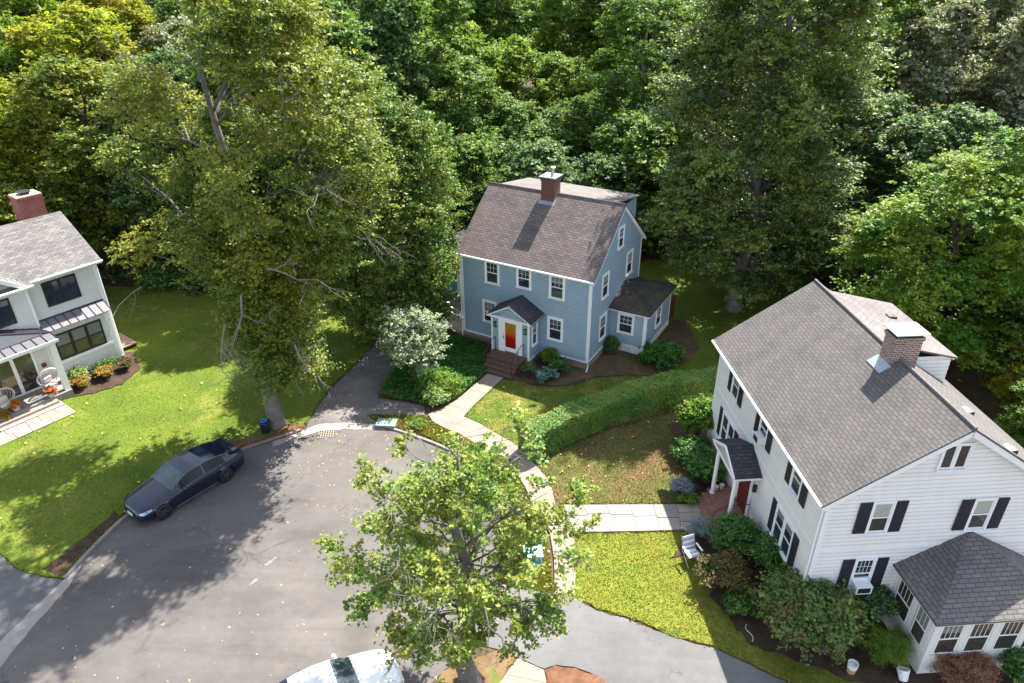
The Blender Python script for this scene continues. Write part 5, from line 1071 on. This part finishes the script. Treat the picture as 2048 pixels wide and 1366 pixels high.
# pots by the entry column
for k, (dx, dy) in enumerate(((-.72, 6.55), (-.45, 6.62))):
    q = loc2w(wh, dx, dy); pot(['small pale pot left of another one by the far entry column', 'small pale pot nearer the wall by the far entry column'][k], q[0], q[1], .42, .11, .2, M['offwhite'])
# egg chairs on the porch
def egg_chair(label, x, y, z, rz):
    t = thing('egg_chair', label, 'chair', (x, y, z), rz, 'round rattan chairs on the left porch'); b = MB()
    ring = [(.52*math.cos(a), -.08+.22*math.sin(a)*-1, .8+.55*math.sin(a)) for a in np.linspace(0, 2*math.pi, 29)]; b.tube(ring, .035, 7); fr = b.build('hoop', M['rattan'], t)
    b = MB()
    for k in range(11):
        a = math.pi*k/10; w_ = math.cos(a); b.tube([(.5*w_*math.cos(0)*1., -.08-.2*s_, .8+.0) if 0 else (.5*w_*math.sqrt(max(0, 1-s_*s_)) if 0 else .5*math.cos(a)*math.sqrt(max(.0, 1-s_*s_)), .3*math.sqrt(max(0, 1-s_*s_))*math.sin(a)-.08-.2*s_, .8+.53*s_) for s_ in np.linspace(-1, 1, 11)], .009, 4)
    for s_ in np.linspace(-.85, .85, 9): b.tube([(.5*math.cos(a)*math.sqrt(1-s_*s_), .3*math.sqrt(1-s_*s_)*math.sin(a)-.08-.2*s_, .8+.53*s_) for a in np.linspace(0, math.pi, 13)], .009, 4)
    b.build('shell', M['rattan'], t)
    b = MB(); b.lathe((0, 0, .26), [(.01, 0), (.34, 0), (.34, .03), (.01, .03)], 20); b.build('seat', M['rattan'], t)
    b = MB()
    for sx in (-1, 1):
        for sy in (-1, 1): b = MB(); b.tube([(sx*.25, sy*.18, .27), (sx*.34, sy*.3, 0)], .018, 6); b.build('leg', M['rattan'], t)
    b = MB(); b.obox((0, .05, .62), (.985, 0, .17), V3(-.13, -.42, .9)/1.0, V3(-.05, .9, .42), .2, .19, .06); b.build('cushion', M['cushion'], t, bevel=.05)
    b = MB(); b.obox((0, -.02, .36), X_, Y_, (0, 0, 1), .28, .24, .05); b.build('seat_cushion', M['cushion'], t, bevel=.03)
M['rattan'] = plain('rattan', (.55, .5, .46), .5, var=.1); M['cushion'] = plain('cream_cushion', (.66, .62, .57), .85, var=.08, nscale=12)
x, y = at(96, 757, 1.1); egg_chair('round rattan chair with cream cushion at the right end of the left porch', x, y, .42, .918)
x, y = at(6, 797, 1.1); egg_chair('round rattan chair with cream cushion cut by the left picture edge', x, y, .42, .918)
t = thing('side_table', 'small round table beside the right rattan chair on the left porch', 'table', (*at(112, 762, .8), .42)); b = MB(); b.lathe((0, 0, 0), [(.18, 0), (.03, .02), (.025, .42), (.24, .43), (.24, .46)], 18); b.build('stand', M['rattan'], t)
x, y = at(52, 752, .5)
# folding lawn chair
x, y = at(1383, 1112, .3); t = thing('lawn_chair', 'folding lawn chair with white and lilac seat on the lower right lawn', 'chair', (x, y, .05), 1.9)
ln = [plain('lilac_fabric', (.42, .38, .56), .8), M['white']]; b = MB()
for k in range(5): b.obox((-.18+.09*k, 0, .42), X_, Y_, (0, 0, 1), .04, .24, .008, k % 2)
b.build('seat', ln, t); b = MB()
for k in range(5): b.obox((.26+.03*k, 0, .5+.1*k), V3(.29, 0, .957), Y_, V3(-.957, 0, .29), .045, .24, .008, (k+1) % 2)
b.build('backrest', ln, t)
for sy in (-1, 1):
    b = MB(); b.tube([(-.28, sy*.27, 0), (.22, sy*.27, .42), (.42, sy*.27, 1.0)], .013, 6); b.build('frame', M['metal'], t); b = MB(); b.tube([(.3, sy*.25, 0), (-.24, sy*.25, .43)], .013, 6); b.build('leg', M['metal'], t)
    b = MB(); b.obox((.0, sy*.29, .63), X_, Y_, (0, 0, 1), .22, .03, .015); b.build('armrest', M['white'], t); b = MB(); b.tube([(-.2, sy*.29, .42), (-.2, sy*.29, .62)], .012, 6); b.build('arm_post', M['metal'], t)
# bin, utility box, drain, turquoise box, deck, yard leaf bag
x, y = at(527, 842, .7); t = thing('waste_bin', 'dark round bin with a bright blue ring on its lid beside the big maple trunk', 'bin', (x, y, .07)); b = MB(); b.lathe((0, 0, 0), [(.2, 0), (.25, .52), (.27, .54), (.26, .59), (.05, .63)], 20); b.build('body', plain('navy_plastic', (.012, .018, .035), .4), t); b = MB(); b.tube([(.14*math.cos(a), .14*math.sin(a)*.8, .65) for a in np.linspace(0, 2*math.pi, 21)], .03, 6); b.build('lid_ring', plain('blue_plastic', (.02, .22, .75), .4), t)
x, y = at(773, 847, .12); t = thing('utility_box', 'low pale green utility box on the verge at the driveway mouth', 'utility box', (x, y, .04), -.1); b = MB(); b.box(-.46, .46, -.28, .28, 0, .12); b.build('base', plain('pale_green', (.12, .19, .15), .7, var=.2), t, bevel=.05); b = MB(); b.box(-.5, .5, -.32, .32, .12, .17); b.build('lid', plain('pale_green_lid', (.17, .25, .2), .7, var=.15), t, bevel=.03)
x, y = at(652, 868, 0); t = thing('storm_drain', 'iron storm drain grate in the road before the driveway mouth', 'drain', (x, y, .0), .1); b = MB(); b.box(-.36, .36, -.3, .3, -.02, .008); b.build('pit', M['black'], t); b = MB()
for k in range(7): b.box(-.36+.115*k, -.32+.115*k, -.3, .3, .008, .022)
for k in range(5): b.box(-.36, .37, -.3+.14*k, -.265+.14*k, .009, .02)
b.build('grate', plain('worn_iron', (.3, .24, .19), .6, .2), t)
x, y = at(1066, 1110, .5); t = thing('storage_box', 'turquoise slatted box behind the street tree leaves, beside the sidewalk', 'box', (x, y, .05), .1)
b = MB(); b.box(-.3, .3, -.22, .22, 0, .55); b.build('body', plain('turquoise', (.04, .3, .36), .5), t, bevel=.02); b = MB(); b.slab([(-.36, -.28, .6), (.36, -.28, .6), (.36, .28, .72), (-.36, .28, .72)], .05); b.build('lid', plain('pale_turquoise', (.25, .6, .68), .45), t, bevel=.015)
x, y = loc2w(lh, .7, 1.7)[:2]; t = thing('wooden_deck', 'small weathered plank deck behind the corner of the left house', 'deck', (x, y, .07), .918); b = MB()
for k in range(8): b.box(-.55, .55, -1.+.25*k, -.78+.25*k, .18, .22)
b.build('boards', plain('weathered_plank', (.3, .2, .15), .8, var=.35, nscale=3), t); b = MB(); b.box(-.5, .5, -.98, .98, 0, .18); b.build('frame', M['dark_bark'], t)
t = thing('garden_hose', 'short length of pale garden hose lying left of the largest laurel', 'hose', (*at(1497, 1265, .05), .09)); b = MB(); b.tube([(.07*math.sin(a*1.3), .14*a-.4, .02+.02*math.sin(a*2)**2) for a in np.linspace(0, 5, 24)], .011, 6); b.build('coil', M['offwhite'], t)

# ------------------------------------------------------------------ big trees near the houses
R_ = np.random.default_rng
lob = [(x+.8, y, z, r) for x, y, z, r in crown_lobes(R_(1), 26, 2.0, 2.0, 3.0, 7.4, .95, 'column', .45)]
lob += [(x+.6, y+.8, z, r) for x, y, z, r in crown_lobes(R_(31), 46, 4.2, 3.0, 7.6, 12.6, 1.05, 'round', .5)]
lob += [q for q in [(x+2., y-.2, z, r) for x, y, z, r in crown_lobes(R_(32), 66, 4.5, 4.2, 9.8, 20.2, 1.1, 'column', .45)] if not (abs(q[0]+.1) < .7 and q[1] < .3)]
lob += [(4.3, -.8, 9.2, .9), (-4.2, -.6, 9.4, .9), (3.4, -1, 7.2, .8), (-4.3, 3.2, 11.5, 1.2), (-4.6, 4.2, 13., 1.2), (-3.6, 4.6, 14.5, 1.1), (-2.6, 4.8, 12.8, 1.1), (-5.4, 2.6, 12.6, 1.), (2.4, 4.3, 13.5, 1.1), (4.2, 3.6, 12.2, 1.1)]
make_tree('street_maple', 'huge old maple with dead grey branches between the left lawn and the driveway', 'tree', (-11.59, 28.62, 0), 0, 19.6, .36, lob, 185000, .15, LM['olive'], M['grey_bark'], 11, shape='quad', bare=.16, sprays=10, spray_mat=M['pale'],
  spray_r=.022, spray_pts=[(V3(.9, -3.2, 8.6), (.2, -.6, -.5), 1.2, .05), (V3(2.2, -3.4, 9.8), (.6, -.5, .1), 1.3, .05), (V3(-.1, -3.0, 7.2), (-.1, -.5, -.7), 1.2, .05), (V3(2.6, -3.0, 6.2), (.5, -.5, -.5), 1.1, .05), (V3(4.2, -3.2, 12.5), (.5, -.6, .3), 1.1, .04), (V3(3.4, -3., 15.5), (.4, -.6, .4), 1.2, .04), (V3(-1.2, -2.6, 17), (-.4, -.5, .5), 1.1, .04), (V3(5.4, -1.8, 10.5), (.7, -.5, .1), 1.0, .035), (V3(-3.4, -2.4, 8.6), (-.4, -.6, -.1), 1.0, .035)], spray_L=.85)
lob = crown_lobes(R_(2), 110, 4.1, 3.6, 1.3, 13.2, .95, 'egg', .6)
make_tree('cedar_tree', 'dense dark green cedar with several trunks between the driveway and big maple', 'tree', (-7.0, 38.1, 0), 0, 13.2, .34, lob, 170000, .15, LM['cedar'], M['bark'], 12, shape='blade' if 0 else 'quad', up=.1, flat=1.1, nup=.15, bare=.1, jag=.35)
lob = [(x*1., y*1., z, r) for x, y, z, r in crown_lobes(R_(3), 225, 6.5, 5.0, 2.6, 22.6, 1.25, 'egg', .42)]
make_tree('beech_tree', 'giant dark spreading tree behind the white house and the back lawn', 'tree', (14.3, 41.0, 0), 0, 22.8, .42, lob, 230000, .19, LM['hemlock'], M['grey_bark'], 13, up=.35, flat=.55, nup=.6, bare=.12)
lob = []
rr = R_(4)
for q in crown_lobes(rr, 150, 3.3, 2.9, 2.3, 8.7, .45, 'round', .28): lob.append(q)
lob = [q for q in lob if rr.random() > .1]+[(-1.5, .5, 9.0, .35), (.8, 0, 9.6, .35), (2.0, .6, 8.9, .35), (-.3, -.5, 9.9, .3), (-2.4, 0, 8.4, .4), (1.6, -.2, 10.2, .28), (3.3, .5, 7.4, .4), (3.7, .3, 6.4, .35), (-3.7, 0, 5.9, .35), (-3.6, .4, 4.6, .4)]
ft = make_tree('street_maple', 'sparse street maple with bare pale twigs in the foreground beside the road', 'tree', (-1.42, 14.63, 0), 0, 9.6, .3, lob, 36000, .11, LM['sparse'], M['grey_bark'], 14, shape='maple', up=.3, flat=.8, bare=.3, sprays=26, spray_mat=M['pale'], limb_r=.2, inner=.25, jag=.5, spray_L=.6, spray_r=.014,
  spray_pts=[(V3(-.3, -2.4, 6.6), (-.7, -.3, .3), .85, .035), (V3(.7, -2.4, 6.2), (.3, -.4, -.7), .9, .035), (V3(-1.2, -1.5, 8.4), (-.6, 0, .6), .7, .025), (V3(-.8, 0, 9.3), (-.2, 0, 1), .6, .018), (V3(1.0, 0, 9.2), (.3, 0, 1), .7, .02)])
lob = crown_lobes(R_(5), 40, 1.8, 1.7, 1.2, 4.2, .5, 'round', .55)
make_tree('dogwood', 'small tree with silvery white leaves standing in the ground cover', 'tree', (-5.14, 32.2, 0), 0, 3.9, .09, lob, 15000, .13, LM['silver'], M['bark'], 15, up=.6, nup=.7, bare=.2, jag=.45)
lob = crown_lobes(R_(6), 70, 4.5, 4.2, 1.8, 11.6, 1.15, 'round', .5)+[(1.5, 0, 12.6, 1.), (.3, .4, 12.2, 1.), (-3.8, -1, 9.8, .9), (-4.6, -.5, 5.5, 1.)]
make_tree('maple_tree', 'vivid light green maple behind the roof of the white house', 'tree', (21.8, 32.6, 0), 0, 12.2, .26, lob, 90000, .19, LM['vivid'], M['bark'], 16, flat=.6, nup=.9, bare=.15)

# ------------------------------------------------------------------ woodland
protos = {}
def proto(key, h, tr, rx, z0, n, lr, leaf, nl, seed, prof='round', **kw):
    lob = crown_lobes(R_(seed), n, rx, rx*.95, z0, h, lr, prof, .58)
    t = make_tree(kw.pop('name', 'woodland_tree'), 'x', 'tree', (0, 0, 0), 0, h, tr, lob, nl, leaf, LM['green'], M['grey_bark'], seed, **kw); protos[key] = t; return t
proto('A', 14, .26, 4.3, 2.6, 70, 1.2, .24, 62000, 21, flat=.7, nup=.7)
proto('B', 18.5, .3, 4.0, 5.0, 76, 1.2, .26, 62000, 22, 'egg', flat=.75)
proto('C', 7.2, .12, 2.8, .6, 40, .85, .2, 36000, 23, flat=.75, bare=.1)
proto('D', 19.5, .26, 3.8, 8.5, 50, 1.05, .25, 34000, 24, 'vase', flat=.7, bare=.35)
proto('E', 12, .2, 3.0, 1.0, 60, .9, .2, 50000, 25, 'cone', flat=.55, nup=.5, bare=.1)
mset = {k: {'green_leaves': LM[k]} for k in LM}
LB = dict(green='mid green', dark='dark green', lime='bright lime green', yellow='yellow green', olive='olive brown', greyg='pale grey green', vivid='vivid light green', hemlock='dark brownish green', cedar='deep green', bluespruce='blue grey', silver='silvery green')
KD = dict(A='rounded tree', B='tall tree', C='bushy tree', D='airy tree', E='evergreen')
row1 = [(-38, 45, 'B', 1., 'green'), (-33.5, 47, 'A', .95, 'yellow'), (-27.5, 47.5, 'A', .98, 'olive'), (-31, 43, 'C', 1.1, 'olive'), (-22.5, 47.5, 'A', 1.02, 'dark'), (-17.5, 47.5, 'B', .9, 'green'), (-15.5, 44.8, 'C', 1.0, 'dark'), (-11.5, 45.8, 'B', .92, 'green'), (-6.5, 51, 'C', 1.25, 'green'), (-2.5, 49.5, 'C', 1.2, 'green'), (2, 49, 'C', 1.1, 'dark'), (6.5, 49.5, 'C', 1.05, 'dark'), (9.5, 52, 'C', 1.3, 'green'), (22.5, 46, 'A', .95, 'dark'), (26.5, 36, 'C', 1.1, 'dark'), (25.5, 41.5, 'A', .9, 'dark'), (30, 40, 'E', .95, 'green'), (28.3, 32.2, 'A', .75, 'greyg'), (25.6, 29.2, 'C', .9, 'green'), (23.4, 25.6, 'C', .55, 'green'), (30, 27, 'C', 1., 'dark'), (32, 33, 'E', .6, 'bluespruce'), (24.6, 27.6, 'C', .66, 'yellow'), (19, 48, 'C', 1.1, 'dark'), (16.5, 51, 'A', .9, 'green')]
row2 = [(-50, 56, 'B', 1., 'green'), (-44, 57, 'B', .9, 'yellow'), (-38, 56, 'A', 1.1, 'lime'), (-32, 57, 'A', 1.15, 'yellow'), (-26, 59, 'A', 1.05, 'greyg'), (-20.5, 57, 'B', .95, 'olive'), (-15, 55, 'B', 1., 'dark'), (-9.5, 57, 'B', .95, 'dark'), (-4, 58, 'A', .85, 'green'), (.5, 56.5, 'A', .72, 'green'), (5, 58, 'A', .72, 'green'), (10.5, 60, 'D', 1.0, 'green'), (-7.5, 61, 'D', 1.0, 'green'), (8, 63, 'A', .65, 'vivid'), (13.5, 59, 'C', 1.4, 'vivid'), (18, 58, 'B', .95, 'dark'), (25, 55, 'D', 1., 'green'), (29.5, 53, 'B', .92, 'greyg'), (35, 50, 'B', 1., 'greyg'), (41, 47, 'B', 1., 'green'), (38, 40, 'A', 1., 'green'), (47, 54, 'B', 1., 'olive')]
row3 = [(-60, 70, 'B', 1., 'yellow'), (-52, 71, 'B', 1., 'lime'), (-44, 69, 'B', .98, 'lime'), (-36, 71, 'B', 1., 'yellow'), (-29, 69, 'B', .9, 'green'), (-22, 70, 'D', 1., 'olive'), (-16, 69, 'B', .95, 'dark'), (-11, 71, 'D', 1.05, 'green'), (-5, 69, 'A', 1.0, 'lime'), (0, 72, 'A', .95, 'lime'), (5, 70, 'A', .85, 'vivid'), (10, 73, 'A', .8, 'lime'), (14.5, 76, 'D', 1.1, 'green'), (11.5, 84, 'D', 1.1, 'green'), (19, 71, 'B', .95, 'green'), (25, 70, 'B', 1., 'dark'), (32, 68, 'B', 1., 'olive'), (39, 64, 'B', 1., 'greyg'), (46, 66, 'B', 1., 'greyg'), (54, 66, 'B', 1., 'green'), (62, 70, 'B', 1., 'green')]
row4 = []
rg = R_(99)
for yy, st_, x0 in ((86, 7.5, -70), (102, 9, -84), (122, 11, -98), (146, 14, -118)):
    x = x0
    while x < -x0+2:
        c = x/yy; mm = rg.choice(['green', 'dark', 'olive'] if abs(c) > .12 else ['lime', 'green', 'vivid']) if c > -.3 else rg.choice(['yellow', 'lime', 'green']); row4.append((x+rg.normal()*1.2, yy+rg.normal()*2.5, str(rg.choice(['A', 'B', 'B', 'D'])), .92+.2*rg.random(), str(mm))); x += st_
ordn = ['first', 'second', 'third', 'fourth', 'fifth', 'sixth', 'seventh', 'eighth', 'ninth', 'tenth', 'eleventh', 'twelfth', 'thirteenth', 'fourteenth', 'fifteenth', 'sixteenth', 'seventeenth', 'eighteenth', 'nineteenth', 'twentieth', 'twenty-first', 'twenty-second', 'twenty-third', 'twenty-fourth', 'twenty-fifth', 'twenty-sixth', 'twenty-seventh', 'twenty-eighth', 'twenty-ninth', 'thirtieth']
first = {}
bk = [q for q in row4 if q[1] < 94]; bk2 = [q for q in row4 if 94 <= q[1] < 112]; bk3 = [q for q in row4 if 112 <= q[1] < 134]; bk4 = [q for q in row4 if q[1] >= 134]
for rname, rowl in (('at the front of the wood', row1), ('in the second line of woodland', row2), ('in the third line of woodland', row3), ('in the fourth line of woodland', bk), ('in the fifth line of woodland', bk2), ('in the sixth line of woodland', bk3), ('in the last line of woodland', bk4)):
    rowl = sorted(rowl, key=lambda q: q[0]/q[1])
    for i, (x, y, k, sc, mm) in enumerate(rowl):
        lab = '%s %s, %s from left %s' % (LB[mm], KD[k], ordn[i], rname)
        rz = rg.random()*6.28; s3 = (sc*(.88+.26*rg.random()), sc*(.88+.26*rg.random()), sc*(.93+.14*rg.random()))
        o = copy_thing(protos[k], (x, y, 0), rz, s3, lab, mats={'green_leaves': LM[mm], 'grey_bark': M['dark_bark'] if k in 'AC' else M['grey_bark']})
        o['group'] = 'trees of the wood behind the houses'; o.name = {'A': 'woodland_tree', 'B': 'woodland_tree', 'C': 'bushy_tree', 'D': 'airy_tree', 'E': 'evergreen_tree'}[k]
for t in protos.values():
    for c in list(t.children): bpy.data.objects.remove(c)
    bpy.data.objects.remove(t)
